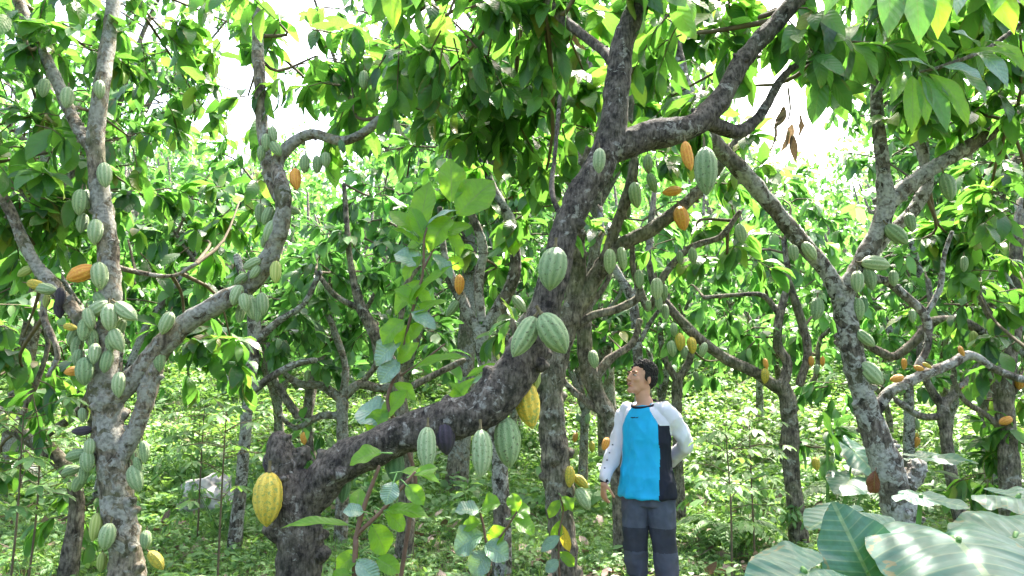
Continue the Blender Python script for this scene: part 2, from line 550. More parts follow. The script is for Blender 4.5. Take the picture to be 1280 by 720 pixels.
# ------------------------------------------------------------------ pods
def pod_mesh(name, mat, seed, nring=22, sides=40, fat=1.0):
    """unit-length pod hanging along -Z from its stalk at the origin"""
    b = Buf()
    v = np.linspace(0, 1, nring)
    r = 0.255 * fat * np.interp(v, [0, .03, .09, .2, .35, .5, .65, .8, .9, .96, 1], [.10, .34, .62, .87, .99, 1.0, .93, .70, .44, .20, .02])
    a = np.linspace(0, 2 * math.pi, sides, endpoint=False)
    rs = np.random.default_rng(seed)
    ph = rs.uniform(0, 6)
    rid = 1 + 0.05 * np.cos(10 * a)[None] + 0.025 * np.cos(5 * a)[None]
    rr = r[:, None] * rid
    for i in range(nring):
        for j in range(sides):
            p = Vector((math.cos(a[j]) * 2, math.sin(a[j]) * 2, v[i] * 5 + seed))
            rr[i, j] *= 1 + 0.05 * noise.noise(p * 2.5) + 0.03 * noise.noise(p * 7)
    bend = 0.03 * np.sin(v * 3.14 + ph)
    X = rr * np.cos(a)[None] + bend[:, None]
    Y = rr * np.sin(a)[None]
    Z = np.repeat(-v[:, None], sides, 1)
    V = np.stack([X, Y, Z], -1).reshape(-1, 3)
    idx = np.arange(nring * sides).reshape(nring, sides)
    f = np.stack([idx[:-1], idx[1:], np.roll(idx, -1, 1)[1:], np.roll(idx, -1, 1)[:-1]], -1).reshape(-1, 4)
    uv = np.stack([np.repeat(a[None] / 6.28318, nring, 0), np.repeat(v[:, None], sides, 1)], -1).reshape(-1, 2)
    b.add(V, f, uv, 0)
    tube(b, [(0, 0, 0.2), (0.01, 0, 0.08), (0, 0, -0.01)], [.035, .028, .05], sides=8, seg=2, mi=1)
    return b.mesh(name, [mat, M['stalk']])


PODS = {}
for c in ('pale', 'green', 'dark', 'yellow', 'orange', 'black', 'lime'):
    PODS[c] = [pod_mesh('pod_' + c, M['pod_' + c], s, fat=ft) for s, ft in ((1, 1.0), (2, 1.1), (3, 0.92))]
PLAB = {'yellow': 'ripe yellow cacao pod', 'orange': 'ripe orange cacao pod', 'black': 'blackened rotten cacao pod', 'lime': 'yellowish half ripe cacao pod'}


def add_pod(root, p, size, ang, col, width=1.0, lean=0.0, hi=None):
    """p centre of pod (world), size = length in m, ang: 0 down, 90 tip to the right"""
    me = PODS[col][int(rng.integers(3))]
    o = link('pod', me, root)
    a = math.radians(ang)
    tip = Vector((math.sin(a), lean, -math.cos(a))).normalized()
    q = tip.to_track_quat('-Z', 'Y')
    q = q @ Matrix.Rotation(rng.uniform(0, 6.28), 3, 'Z').to_quaternion()
    o.rotation_mode = 'QUATERNION'
    o.rotation_quaternion = q
    size *= rng.uniform(.98, 1.1)
    width *= rng.uniform(.86, 1.06)
    o.scale = (size * width, size * width, size)
    o.location = Vector(p) - tip * size * 0.5 - root.location
    if col in PLAB:
        o['label'] = PLAB[col]
    return o


# ------------------------------------------------------------------ authored trees
def knots(b, path, r, n):
    """flower cushions and stubs on old wood"""
    for _ in range(n):
        k = int(rng.integers(2, len(path) - 3))
        T = path[k + 1] - path[k]
        T /= np.linalg.norm(T) + 1e-9
        o = rdir()[0]
        o -= T * o.dot(T)
        o /= np.linalg.norm(o) + 1e-9
        q = r[k] * rng.uniform(.18, .38)
        e = r[k] * rng.uniform(1.0, 1.22)
        tube(b, [path[k] + o * r[k] * .6, path[k] + o * e * .95 + T * q * .3, path[k] + o * (e + q * .4) + T * q * .4], [q * 1.5, q * 1.1, q * .6], sides=8, seg=2, lump=.25, lscale=30)


def authored_tree(label, d, trunk, limbs, pods=(), sprays=(), bark='bark_mid', group='cacao trees of the grove', hi=True, leafmat='leaf', leafL=0.215, slim=0.88):
    """trunk / limbs: lists of (px, py, radius_px[, depth offset]); first trunk point stands on the ground"""
    bx = W(trunk[0][0], 500, d)
    base = Vector((bx.x, d, gz(bx.x, d)))
    root = empty('cacao_tree', base, label, 'cacao tree', group)
    S = (24 if bark == 'bark_dark' else 16) if hi else 9

    def conv(pt):
        dd = d + (pt[3] if len(pt) > 3 else 0)
        return np.array(W(pt[0], pt[1], dd)), pt[2] * dd / F * slim

    P, Rr = [], []
    for i, pt in enumerate(trunk):
        p, r = conv(pt)
        if i == 0:
            p = np.array((base.x, base.y, base.z - 0.08))
            r *= 1.3
        P.append(p); Rr.append(r)
    b = Buf()
    pth, rr_ = tube(b, P, Rr, sides=S + 4, seg=10 if hi else 4, lump=0.17)
    if hi:
        knots(b, pth, rr_, 26)
    link('trunk', b.mesh('trunk', [M[bark]], base), root)
    allp = [np.array(P)]
    for lb in limbs:
        Q = [conv(pt) for pt in lb]
        b = Buf()
        pth, rr_ = tube(b, [q[0] for q in Q], [q[1] for q in Q], sides=S, seg=9 if hi else 3, lump=0.17)
        if hi:
            knots(b, pth, rr_, 16)
        link('branch', b.mesh('branch', [M[bark]], base), root)
        allp.append(catmull([q[0] for q in Q], 3))
    allp = np.vstack(allp)
    # crown
    if sprays:
        b = Buf()
        for sp in sprays:
            px, py, dd, rad, n = sp[:5]
            near = len(sp) > 5
            c = np.array(W(px, py, dd))
            k = np.argmin(np.linalg.norm(allp - c, axis=1))
            st = allp[k]
            mid = (st + c) / 2 + rdir()[0] * 0.12
            tube(b, [st, mid, c], [0.014, 0.010, 0.006], sides=6, seg=3, mi=1)
            for _ in range(int(n * 1.25)):
                dv = rdir()[0] * np.array([1, 1, .75])
                s0 = c + dv * rad * rng.uniform(0.1, 0.6)
                twig_spray(b, s0, dv, rad * rng.uniform(.5, .9), int(rng.integers(8, 13)), leafL, 'mid', 0, 1, 0.005)
        link('crown', b.mesh('crown', [M[leafmat], M['twig']], base), root)
    for p in pods:
        px, py, lp, ang, col = p[:5]
        off = p[5] if len(p) > 5 else -0.07
        dd = d + off
        wd_ = p[6] if len(p) > 6 else 1.0
        add_pod(root, W(px, py, dd), lp * dd / F * 1.0, ang, col, wd_, lean=rng.uniform(-.15, .15))
    return root


# ---- left lichen tree
A_pods = [(131, 219, 34, 12, 'pale'), (100, 253, 34, -5, 'green'), (103, 279, 26, 0, 'green', .02), (119, 290, 34, 0, 'pale'),
          (101, 342, 36, -65, 'orange'), (125, 345, 34, 5, 'pale'), (31, 340, 22, -60, 'lime', .1), (46, 356, 24, 80, 'yellow'),
          (58, 361, 26, 85, 'pale'), (75, 372, 26, 0, 'black'), (74, 386, 26, 10, 'black', 0), (58, 376, 18, 0, 'lime', 0),
          (122, 386, 32, -55, 'pale'), (137, 397, 33, 5, 'pale', -.12), (158, 389, 35, 55, 'pale', -.1), (147, 425, 30, 25, 'pale', -.1),
          (106, 412, 32, 0, 'green', -.1), (116, 424, 28, 10, 'green'), (88, 409, 20, 80, 'yellow'), (208, 404, 32, -20, 'pale', -.1),
          (296, 369, 27, -18, 'pale', -.1), (301, 349, 20, -50, 'green'), (315, 330, 24, -60, 'pale', -.1), (314, 384, 30, 10, 'pale'),
          (300, 392, 24, 0, 'green', .05), (99, 393, 24, -10, 'green', .05), (106, 464, 34, 8, 'green', -.12), (92, 464, 22, -80, 'orange', .0),
          (149, 481, 32, 0, 'pale', -.15), (200, 451, 29, 0, 'green', -.02), (133, 452, 30, 0, 'green', -.1), (96, 434, 28, -10, 'green', 0),
          (103, 519, 18, 0, 'pale'), (102, 538, 24, -85, 'black'), (109, 577, 27, 15, 'pale', -.1), (95, 569, 28, -75, 'green'),
          (104, 592, 28, 0, 'green'), (88, 589, 24, -70, 'green', 0), (180, 565, 29, 10, 'green'), (170, 598, 32, 20, 'pale'),
          (167, 570, 22, 0, 'green', .03), (119, 659, 31, 0, 'lime'), (134, 671, 34, -12, 'pale', -.12), (182, 675, 23, 0, 'green'),
          (195, 701, 27, 40, 'yellow'), (127, 703, 22, 0, 'lime', 0), (338, 289, 28, -15, 'pale', -.1), (334, 270, 26, -12, 'green'),
          (325, 266, 24, 0, 'green', .03), (345, 340, 27, 0, 'lime', -.1), (328, 380, 27, 8, 'pale'), (370, 224, 30, 8, 'orange'),
          (381, 205, 26, 0, 'green'), (396, 206, 23, 0, 'green'), (407, 200, 22, 8, 'green'), (366, 263, 20, 70, 'green', 0),
          (428, 183, 18, 20, 'dark'), (84, 122, 28, 0, 'pale'), (55, 110, 26, 0, 'green'), (333, 178, 24, 0, 'green'), (345, 186, 24, 30, 'green'),
          (125, 112, 26, 0, 'pale'), (455, 100, 24, 0, 'green'),
          (112, 560, 24, 0, 'pale', -.1), (126, 376, 26, 30, 'green', -.05), (150, 410, 26, -20, 'green', -.05), (112, 398, 26, 15, 'pale', -.12), (92, 420, 26, -15, 'green', .02),
          (118, 442, 26, 5, 'pale', -.12), (98, 448, 24, 0, 'green'), (110, 250, 26, 10, 'green', .03), (306, 378, 24, 20, 'pale', -.12), (322, 392, 22, 0, 'green'), (332, 300, 22, -20, 'green', .02),
          (318, 340, 20, -30, 'pale', -.1), (172, 582, 22, 10, 'green'), (98, 604, 22, -20, 'green', .02), (130, 330, 22, 0, 'green', .02), (138, 430, 24, 10, 'green', -.08), (342, 168, 22, 10, 'pale'), (326, 192, 22, 0, 'green')]
authored_tree('lichen spotted cacao tree on the left, trunk and arching limb crowded with green pods', 4.3,
    [(165, 800, 25), (158, 720, 23), (150, 650, 22), (142, 590, 22), (136, 540, 21), (132, 495, 20), (132, 455, 16), (135, 410, 14), (138, 365, 15),
     (133, 300, 15), (125, 240, 14), (119, 180, 13), (126, 115, 12), (136, 50, 11, .1), (145, -30, 10, .2), (150, -110, 8, .3)],
    [[(140, 592, 13), (160, 555, 13), (178, 515, 12), (190, 470, 13), (196, 445, 13)],
     [(138, 500, 14), (168, 470, 16), (195, 442, 17), (228, 408, 15), (268, 382, 14), (306, 360, 14), (336, 322, 14, -.05), (352, 275, 13, -.1), (353, 235, 11, -.1),
      (346, 208, 9), (364, 180, 9), (392, 168, 8), (430, 176, 7), (465, 158, 7), (505, 118, 6), (540, 60, 5)],
     [(350, 250, 9), (336, 215, 9, .05), (328, 160, 9, .1), (324, 95, 9, .1), (322, 20, 8, .2), (330, -60, 7, .2)],
     [(128, 438, 12), (98, 395, 11), (62, 352, 10, .1), (38, 320, 9, .1), (12, 262, 8, .1), (-20, 200, 7, .1), (-40, 120, 6, .1)],
     [(118, 195, 8), (92, 150, 9, .1), (68, 95, 9, .15), (40, 40, 9, .2), (15, -20, 8, .3)],
     [(136, 330, 4, .1), (170, 340, 4, .25), (215, 345, 3, .35), (245, 330, 3, .4)],
     [(60, 352, 5, .1), (55, 395, 5, .05), (72, 440, 4), (60, 470, 3)]],
    A_pods,
    [(30, 40, 4.3, .45, 8), (85, 50, 4.7, .45, 8), (20, 150, 4.4, .4, 8), (65, 190, 4.7, .35, 7), (25, 240, 4.4, .35, 7), (70, 270, 4.8, .3, 6), (20, 300, 4.6, .3, 5),
     (170, 20, 5.0, .35, 4), (225, 60, 5.6, .35, 5), (250, 130, 6.0, .35, 5), (290, 30, 5.4, .3, 4), (200, 110, 5.8, .3, 4), (440, 160, 5.6, .25, 3), (160, 170, 5.0, .3, 4), (175, 240, 5.2, .3, 5), (160, 300, 5.2, .25, 4),
     (350, 30, 4.4, .4, 7), (395, 70, 4.5, .4, 7), (440, 110, 4.6, .35, 6), (310, 120, 4.8, .25, 3), (300, 250, 5.4, .3, 4), (30, 420, 5.0, .35, 5), (35, 470, 5.0, .3, 5),
     (200, -80, 4.6, .5, 4), (80, -60, 4.4, .5, 8), (250, 300, 5.5, .3, 5), (230, 440, 5.2, .3, 5), (290, 430, 5.4, .3, 5)],
    bark='bark_lichen', slim=.85)

# ---- dark tree behind at the left edge
authored_tree('dark limbed cacao tree at the left edge, low behind the lichen spotted tree', 5.6,
    [(98, 700, 11), (96, 640, 10), (92, 600, 10)],
    [[(95, 605, 9), (70, 570, 11), (35, 545, 11), (0, 520, 11), (-50, 470, 10), (-90, 380, 8)],
     [(45, 552, 6), (70, 535, 6), (98, 515, 6), (112, 490, 5), (118, 450, 4)],
     [(20, 535, 4), (45, 480, 4), (60, 430, 3), (50, 390, 3)]],
    [(2, 525, 18, -30, 'lime'), (88, 520, 18, 0, 'green'), (60, 560, 16, 20, 'pale')],
    [(-20, 380, 5.6, .5, 8), (20, 460, 5.9, .35, 5), (60, 500, 6.0, .3, 4), (10, 590, 5.8, .3, 4), (100, 640, 5.9, .3, 4)], bark='bark_mid', hi=False)

# ---- near dark tree with the long slanting limb
B_pods = [(335, 624, 60, 0, 'yellow', -.11, .88), (335, 581, 26, 10, 'black', 0), (534, 561, 54, 0, 'pale', -.16, .95), (557, 547, 40, 8, 'black', -.05),
          (601, 567, 55, 2, 'pale', -.16, .95), (493, 582, 40, 0, 'dark', .05, 1.1), (429, 607, 38, 0, 'dark', .08), (634, 553, 63, 5, 'green', .02, 1.05),
          (660, 505, 60, 10, 'yellow', .08, 1.1), (655, 421, 56, -28, 'green', -.14, 1.1), (692, 417, 58, 32, 'green', -.16, 1.1), (668, 474, 30, 0, 'lime', .1),
          (691, 336, 56, -6, 'green', -.14, 1.1), (749, 201, 32, 0, 'pale', -.2), (882, 214, 63, 3, 'green', -.3, .84), (860, 195, 40, 10, 'orange', .1, .8)]
authored_tree('dark foreground cacao tree with one long slanting limb rising from a broken stump', 2.75,
    [(374, 900, 31), (373, 800, 31), (374, 720, 30), (372, 665, 29), (368, 620, 28), (356, 585, 20), (350, 560, 16), (348, 545, 11)],
    [[(366, 650, 22), (392, 615, 25), (420, 585, 25), (460, 562, 24), (515, 541, 25), (570, 525, 26), (612, 503, 28, .02), (642, 470, 27, .04), (664, 430, 24, .06),
      (682, 385, 20, .08), (694, 340, 20, .1), (706, 290, 19, .12), (728, 240, 20, .14), (756, 195, 21, .16), (768, 150, 19, .18), (772, 103, 17, .2), (780, 50, 16, .22), (800, 0, 15, .24), (818, -70, 13, .26), (820, -180, 9, .2)],
     [(756, 192, 19, .16), (805, 172, 20, .2), (865, 158, 17, .24), (900, 125, 15, .3), (925, 80, 13, .34), (960, 40, 12, .38), (1005, -10, 11, .4), (1060, -70, 9, .4)],
     [(880, 150, 12, .26), (920, 165, 10, .35), (945, 150, 7, .4), (960, 128, 6, .4), (985, 90, 5, .5), (1040, 60, 4, .6)],
     [(360, 600, 10), (378, 570, 9), (384, 560, 5)],
     [(776, 90, 8, .2), (750, 60, 7, .4), (700, 20, 7, .6), (650, -40, 6, .8)],
     [(706, 280, 4, .1), (690, 240, 3.5, .2), (694, 190, 3, .3), (700, 120, 3, .4)]],
    B_pods,
    [(500, 40, 4.0, .35, 7), (560, 20, 3.6, .35, 8), (610, 70, 4.2, .4, 9), (680, 30, 3.8, .4, 9), (730, 90, 4.2, .35, 8), (560, 120, 4.4, .35, 7), (640, 140, 4.4, .35, 8), (700, 150, 4.4, .3, 7),
     (500, 130, 4.8, .3, 5), (620, 200, 4.7, .3, 6), (860, 40, 3.6, .3, 6), (890, 100, 4.2, .3, 5), (970, 10, 3.2, .3, 6), (1030, 50, 3.4, .25, 4), (740, -60, 3.2, .5, 8), (900, -60, 3.2, .5, 8),
     (600, -60, 3.6, .5, 8), (480, 70, 4.6, .35, 6), (590, 50, 4.8, .35, 6), (660, 90, 4.8, .35, 6), (860, 10, 4.6, .35, 7), (920, 40, 4.8, .3, 5), (990, 60, 4.6, .25, 4), (670, 260, 4.8, .25, 4), (840, 120, 4.4, .25, 4)],
    bark='bark_dark', slim=.95)

# ---- middle tree beside the man
C_pods = [(762, 327, 31, 0, 'pale', -.12), (778, 323, 31, 5, 'pale', -.1), (799, 349, 25, 0, 'green'), (821, 361, 27, 0, 'pale', -.1), (830, 366, 22, 0, 'green', 0),
          (832, 390, 20, 0, 'green', 0), (824, 379, 18, 0, 'pale'), (811, 382, 15, 0, 'green'), (850, 322, 18, 10, 'green'), (866, 320, 22, 0, 'green'),
          (795, 244, 34, 5, 'pale'), (815, 229, 26, 20, 'green'), (840, 239, 27, -80, 'orange'), (852, 273, 31, 12, 'orange'), (784, 263, 22, 0, 'green', .05),
          (712, 596, 25, 0, 'yellow', -.14), (726, 602, 22, 50, 'yellow', -.1), (729, 624, 30, 30, 'pale', -.1), (742, 449, 22, 10, 'green'), (757, 555, 16, -30, 'orange', .1),
          (810, 205, 24, 0, 'green')]
authored_tree('upright knobbly cacao tree just left of the man, thin branches spreading right', 5.2,
    [(708, 780, 17), (706, 710, 17), (701, 650, 19), (697, 595, 20), (691, 545, 20), (688, 500, 17), (693, 460, 16), (704, 420, 16), (716, 380, 15), (722, 340, 13),
     (720, 300, 12), (716, 255, 11), (728, 200, 10, .1), (740, 140, 9, .2), (735, 60, 8, .3)],
    [[(706, 415, 12), (732, 368, 13), (752, 335, 12), (778, 306, 11), (812, 288, 10), (846, 264, 9), (876, 236, 8), (906, 198, 8), (940, 150, 6)],
     [(752, 335, 8), (766, 295, 8), (782, 250, 8), (792, 205, 7), (786, 150, 6), (795, 90, 5)],
     [(718, 410, 6), (740, 395, 6), (775, 385, 6), (800, 368, 5), (792, 340, 4), (790, 300, 4)],
     [(800, 362, 5), (812, 385, 5), (830, 345, 5), (862, 310, 5), (900, 296, 4), (925, 265, 4)],
     [(690, 500, 6), (668, 480, 5), (650, 440, 5), (640, 400, 4)]],
    C_pods,
    [(830, 190, 5.4, .3, 5), (800, 160, 5.6, .3, 5), (910, 230, 5.4, .3, 4), (870, 290, 5.8, .3, 4), (905, 320, 5.8, .3, 5), (760, 130, 5.4, .35, 6), (700, 200, 5.6, .3, 5), (750, 190, 5.8, .2, 2),
     (930, 190, 5.2, .25, 3), (840, 60, 5.2, .4, 5), (650, 420, 5.6, .25, 3)], bark='bark_mid')

# ---- right lichen tree
D_pods = [(992, 316, 22, 0, 'pale', -.1), (1012, 314, 27, 35, 'pale', -.1), (1095, 330, 33, 82, 'pale', -.1), (1121, 293, 34, 40, 'green'), (1138, 278, 27, 0, 'green', 0),
          (1184, 234, 36, 8, 'green'), (1072, 352, 27, 0, 'pale', -.12), (1087, 348, 29, 8, 'green', -.08), (1021, 386, 28, -10, 'green'), (1073, 387, 28, 0, 'green', -.05),
          (1082, 423, 29, 40, 'green'), (926, 292, 26, 5, 'green'), (1117, 348, 20, 0, 'green'), (1140, 395, 18, 0, 'green'), (1084, 425, 18, 30, 'green', 0),
          (1090, 467, 34, 45, 'pale'), (1121, 473, 17, -80, 'orange'), (1149, 460, 13, 70, 'orange'), (1159, 457, 12, 60, 'yellow'), (1202, 439, 14, 20, 'orange'),
          (1080, 380, 22, 0, 'dark', .05), (1205, 330, 20, 0, 'green', .1)]
authored_tree('white lichen blotched cacao tree on the right forking above the large glossy leaves', 4.6,
    [(1140, 800, 24), (1136, 700, 23), (1128, 645, 22), (1114, 600, 21), (1100, 560, 20), (1086, 520, 17), (1075, 480, 16), (1065, 440, 16), (1058, 400, 16), (1052, 362, 15)],
    [[(1056, 380, 13), (1032, 338, 12), (1000, 300, 12), (965, 258, 12), (930, 217, 12), (895, 180, 12), (868, 140, 11), (850, 80, 9, .1), (840, 10, 8, .2)],
     [(1054, 375, 13), (1080, 322, 13), (1098, 288, 13), (1107, 255, 13), (1104, 210, 10), (1098, 160, 9), (1095, 100, 8), (1098, 30, 7), (1110, -60, 6)],
     [(1104, 262, 11), (1130, 236, 12), (1165, 211, 11), (1205, 187, 10), (1248, 160, 9), (1290, 132, 9), (1345, 90, 8), (1400, 30, 7)],
     [(1085, 325, 8, .1), (1112, 292, 8, .12), (1142, 262, 9, .15), (1160, 228, 8, .15), (1152, 190, 7, .15), (1142, 150, 6, .15), (1145, 90, 5, .2)],
     [(1094, 515, 8), (1112, 490, 8), (1147, 472, 8), (1188, 455, 7), (1214, 444, 6), (1247, 463, 5), (1285, 475, 5), (1330, 470, 4)],
     [(1128, 612, 12), (1142, 596, 12), (1150, 580, 11)],
     [(1078, 350, 5), (1104, 350, 6), (1132, 370, 6), (1156, 395, 6), (1160, 430, 5), (1146, 460, 5)],
     [(1156, 395, 4), (1175, 360, 4), (1180, 320, 3), (1190, 290, 3)]],
    D_pods,
    [(1230, 60, 4.2, .35, 8), (1180, 80, 4.6, .3, 6), (1255, 110, 4.6, .35, 8), (1190, 150, 5.0, .25, 5), (1275, 20, 4.0, .35, 8), (1150, 130, 4.6, .2, 4), (1165, 20, 4.4, .3, 5),
     (1250, 200, 5.4, .3, 6), (1280, 260, 5.0, .3, 7), (1215, 250, 5.8, .3, 5), (1240, 300, 5.4, .3, 7), (1200, 300, 5.6, .25, 5), (1275, 340, 5.2, .3, 7), (1225, 370, 5.6, .25, 5), (1150, 300, 5.6, .2, 3),
     (1080, 10, 4.2, .25, 4), (1260, -60, 4.2, .5, 8), (1110, -60, 3.4, .4, 8), (1190, -70, 3.3, .45, 9), (1270, -60, 3.3, .45, 9), (1150, -30, 3.7, .35, 7), (1240, -10, 3.7, .35, 7), (1280, 420, 5.6, .3, 5)],  # near sprays around the top edge added to shade the elephant ear plant
    bark='bark_white')

# ---- tree at right edge
authored_tree('dark trunked cacao tree at the right edge with low crooked branches and a few pods', 6.0,
    [(1266, 760, 15), (1264, 650, 14), (1262, 590, 14), (1257, 530, 13), (1254, 480, 13), (1262, 430, 12), (1272, 380, 10), (1270, 320, 9), (1280, 250, 8)],
    [[(1256, 470, 8), (1232, 420, 7), (1200, 402, 7), (1166, 402, 7), (1150, 420, 7), (1120, 445, 6), (1100, 440, 6), (1075, 425, 5)],
     [(1258, 500, 6), (1280, 470, 6), (1320, 440, 6)],
     [(1262, 430, 6), (1240, 400, 5), (1225, 370, 4), (1215, 330, 4)],
     [(1256, 540, 5), (1235, 520, 4), (1205, 500, 4), (1190, 470, 3)]],
    [(1233, 430, 25, 0, 'pale'), (1248, 432, 25, 5, 'pale'), (1270, 430, 20, 0, 'green'), (1217, 424, 20, 0, 'lime'), (1257, 526, 17, -60, 'orange', -.1), (1246, 415, 18, 0, 'orange', .1), (1275, 478, 18, 0, 'orange'),
     (1215, 470, 16, 0, 'green'), (1130, 455, 14, 0, 'orange')],
    [(1280, 560, 6.0, .3, 5), (1230, 500, 6.4, .25, 4), (1240, 590, 6.4, .3, 5), (1180, 380, 6.4, .3, 4), (1270, 290, 6.2, .35, 6)], bark='bark_mid', hi=False)

# ---- trees behind
authored_tree('slender cacao tree behind the man whose long limb droops left with small yellow pods', 7.0,
    [(992, 700, 11), (990, 600, 11), (988, 540, 11), (984, 500, 11), (976, 478, 10)],
    [[(980, 490, 9), (945, 466, 8), (910, 450, 8), (880, 428, 7), (852, 402, 7), (830, 376, 6), (816, 350, 6), (812, 300, 5), (818, 240, 4)],
     [(978, 482, 8), (985, 455, 7), (972, 432, 7), (975, 395, 6), (985, 350, 5), (980, 300, 4)],
     [(985, 350, 5), (1000, 395, 6), (1010, 440, 6), (1000, 480, 6)],
     [(975, 395, 4), (955, 370, 4), (930, 368, 3), (880, 372, 3)]],
    [(850, 428, 22, 0, 'yellow'), (865, 432, 20, 0, 'yellow'), (842, 412, 18, 0, 'green'), (840, 436, 20, 0, 'green'), (879, 437, 19, -20, 'pale'), (855, 441, 17, 0, 'green'),
     (956, 470, 20, 0, 'yellow'), (957, 455, 14, 10, 'orange'), (1014, 452, 13, 0, 'orange'), (1028, 452, 13, 0, 'orange'), (1021, 462, 13, 0, 'pale'), (1020, 580, 16, 0, 'yellow')],
    [(950, 420, 7.2, .35, 5), (1010, 400, 7.4, .35, 5), (900, 380, 7.4, .3, 4), (930, 330, 7.4, .35, 5), (990, 300, 7.2, .35, 5), (1030, 560, 7.2, .3, 4), (860, 360, 7.6, .3, 4), (980, 250, 7.2, .3, 4)],
    bark='bark_mid', hi=False, leafmat='leaf_far')
authored_tree('grey forked cacao tree behind the slanting limb, left of the knobbly upright tree', 6.0,
    [(628, 700, 11), (626, 600, 11), (620, 540, 12), (614, 480, 13), (606, 440, 13), (600, 412, 12)],
    [[(602, 420, 10), (622, 388, 10), (640, 352, 9), (644, 310, 8), (636, 272, 8), (618, 240, 7), (600, 190, 6), (590, 120, 5)],
     [(600, 418, 9), (582, 385, 8), (570, 355, 6), (556, 320, 5), (550, 260, 4)],
     [(602, 402, 7), (598, 350, 7), (604, 310, 7), (590, 270, 6), (570, 230, 5)],
     [(618, 440, 8), (645, 410, 8), (668, 380, 6), (680, 330, 5)]],
    [(574, 356, 26, 0, 'orange'), (565, 386, 24, -35, 'green'), (630, 300, 22, -10, 'green'), (649, 380, 26, 40, 'pale')],
    [(590, 230, 6.2, .3, 4), (640, 250, 6.2, .3, 4), (550, 270, 6.4, .3, 4), (610, 340, 6.6, .3, 4), (560, 170, 6.0, .35, 5), (660, 300, 6.4, .25, 3)],
    bark='bark_white', hi=False)
authored_tree('leaning cacao trunk that shows between the knobbly tree and the head of the man', 6.4,
    [(775, 700, 10), (772, 600, 10), (768, 560, 11), (760, 520, 12), (742, 482, 12), (731, 440, 11), (732, 390, 10), (740, 345, 9), (745, 300, 8)],
    [[(742, 480, 6), (760, 450, 6), (790, 430, 5), (800, 400, 4)], [(760, 520, 6), (730, 500, 5), (700, 470, 4), (690, 440, 4)], [(735, 385, 5), (760, 350, 4), (770, 300, 4)]],
    [(742, 449, 24, 8, 'pale', -.15)],
    [(760, 420, 6.8, .25, 3), (745, 290, 6.6, .25, 3), (700, 440, 7, .25, 3)], bark='bark_mid', hi=False)
authored_tree('thin pale trunked cacao tree rising straight up right behind the head of the man', 7.6,
    [(800, 700, 6), (800, 560, 6), (798, 480, 6), (796, 420, 7), (790, 375, 7), (772, 342, 6), (755, 310, 5), (750, 260, 4)],
    [[(792, 380, 4), (800, 340, 4), (815, 300, 3)], [(798, 430, 4), (815, 400, 3), (830, 380, 3)]], [],
    [(760, 280, 7.6, .3, 4), (815, 290, 7.8, .3, 4), (830, 420, 8, .3, 4)], bark='bark_white', hi=False, leafmat='leaf_far')
authored_tree('short pale trunked cacao tree under the arch of the left limb', 6.8,
    [(300, 720, 8), (302, 600, 8), (308, 520, 8), (312, 480, 9), (316, 440, 9), (318, 405, 9), (310, 370, 7), (296, 320, 5)],
    [[(314, 490, 6), (340, 470, 5), (370, 455, 5), (395, 450, 4)], [(316, 430, 6), (350, 400, 5), (380, 380, 4), (400, 340, 4)], [(310, 500, 6), (290, 480, 5), (270, 460, 4)]],
    [(348, 430, 14, 0, 'green')],
    [(290, 330, 7, .35, 5), (370, 380, 7.2, .35, 6), (400, 330, 7.2, .35, 5), (270, 450, 7.2, .3, 5), (380, 450, 7.4, .25, 3), (340, 420, 7.4, .3, 4)],
    bark='bark_white', hi=False, leafmat='leaf_far')
authored_tree('low grey cacao tree with nearly level twisted branches behind the stump', 7.3,
    [(430, 700, 8), (429, 600, 8), (428, 540, 8), (428, 495, 8)],
    [[(428, 500, 7), (400, 482, 6), (375, 480, 5), (350, 462, 5), (335, 430, 4)], [(428, 498, 7), (450, 480, 7), (478, 486, 6), (500, 470, 5), (520, 430, 4)],
     [(428, 500, 6), (432, 460, 5), (420, 420, 5), (405, 380, 4)], [(430, 520, 6), (400, 520, 5), (370, 535, 4), (350, 520, 3)], [(450, 480, 4), (470, 455, 4), (465, 420, 3)]],
    [(384, 470, 14, 0, 'pale')],
    [(330, 400, 7.4, .3, 4), (420, 380, 7.4, .35, 5), (470, 400, 7.6, .35, 5), (520, 410, 7.4, .3, 4), (370, 540, 7.6, .3, 4), (400, 440, 7.8, .3, 3)],
    bark='bark_lichen', hi=False, leafmat='leaf_far')
authored_tree('brown cacao tree leaning left behind the bright leaved sapling', 6.8,
    [(510, 700, 10), (508, 600, 10), (503, 520, 10), (492, 465, 10), (474, 426, 9), (452, 386, 8), (440, 340, 5), (434, 290, 4), (430, 230, 3)],
    [[(480, 435, 5), (500, 402, 4), (506, 360, 4), (530, 325, 3)], [(452, 386, 5), (420, 370, 4), (395, 340, 3)], [(500, 490, 5), (540, 470, 5), (580, 450, 4)]],
    [],
    [(435, 300, 7, .35, 5), (400, 320, 7.2, .35, 5), (520, 320, 7, .35, 5), (480, 350, 7.2, .3, 4), (460, 240, 7, .3, 4), (560, 440, 7.2, .25, 3)],
    bark='bark_mid', hi=False, leafmat='leaf_far')
authored_tree('small brown cacao trunk forking just right of the head of the man', 8.2,
    [(848, 680, 6), (847, 560, 6), (846, 500, 7), (848, 470, 7)],
    [[(848, 475, 6), (862, 450, 5), (872, 410, 4)], [(848, 478, 5), (832, 450, 5), (825, 410, 4), (835, 370, 4)]],
    [(870, 470, 12, 0, 'green')],
    [(880, 410, 8.2, .35, 5), (830, 400, 8.4, .35, 4), (900, 450, 8.4, .35, 4)], bark='bark_mid', hi=False, leafmat='leaf_far')
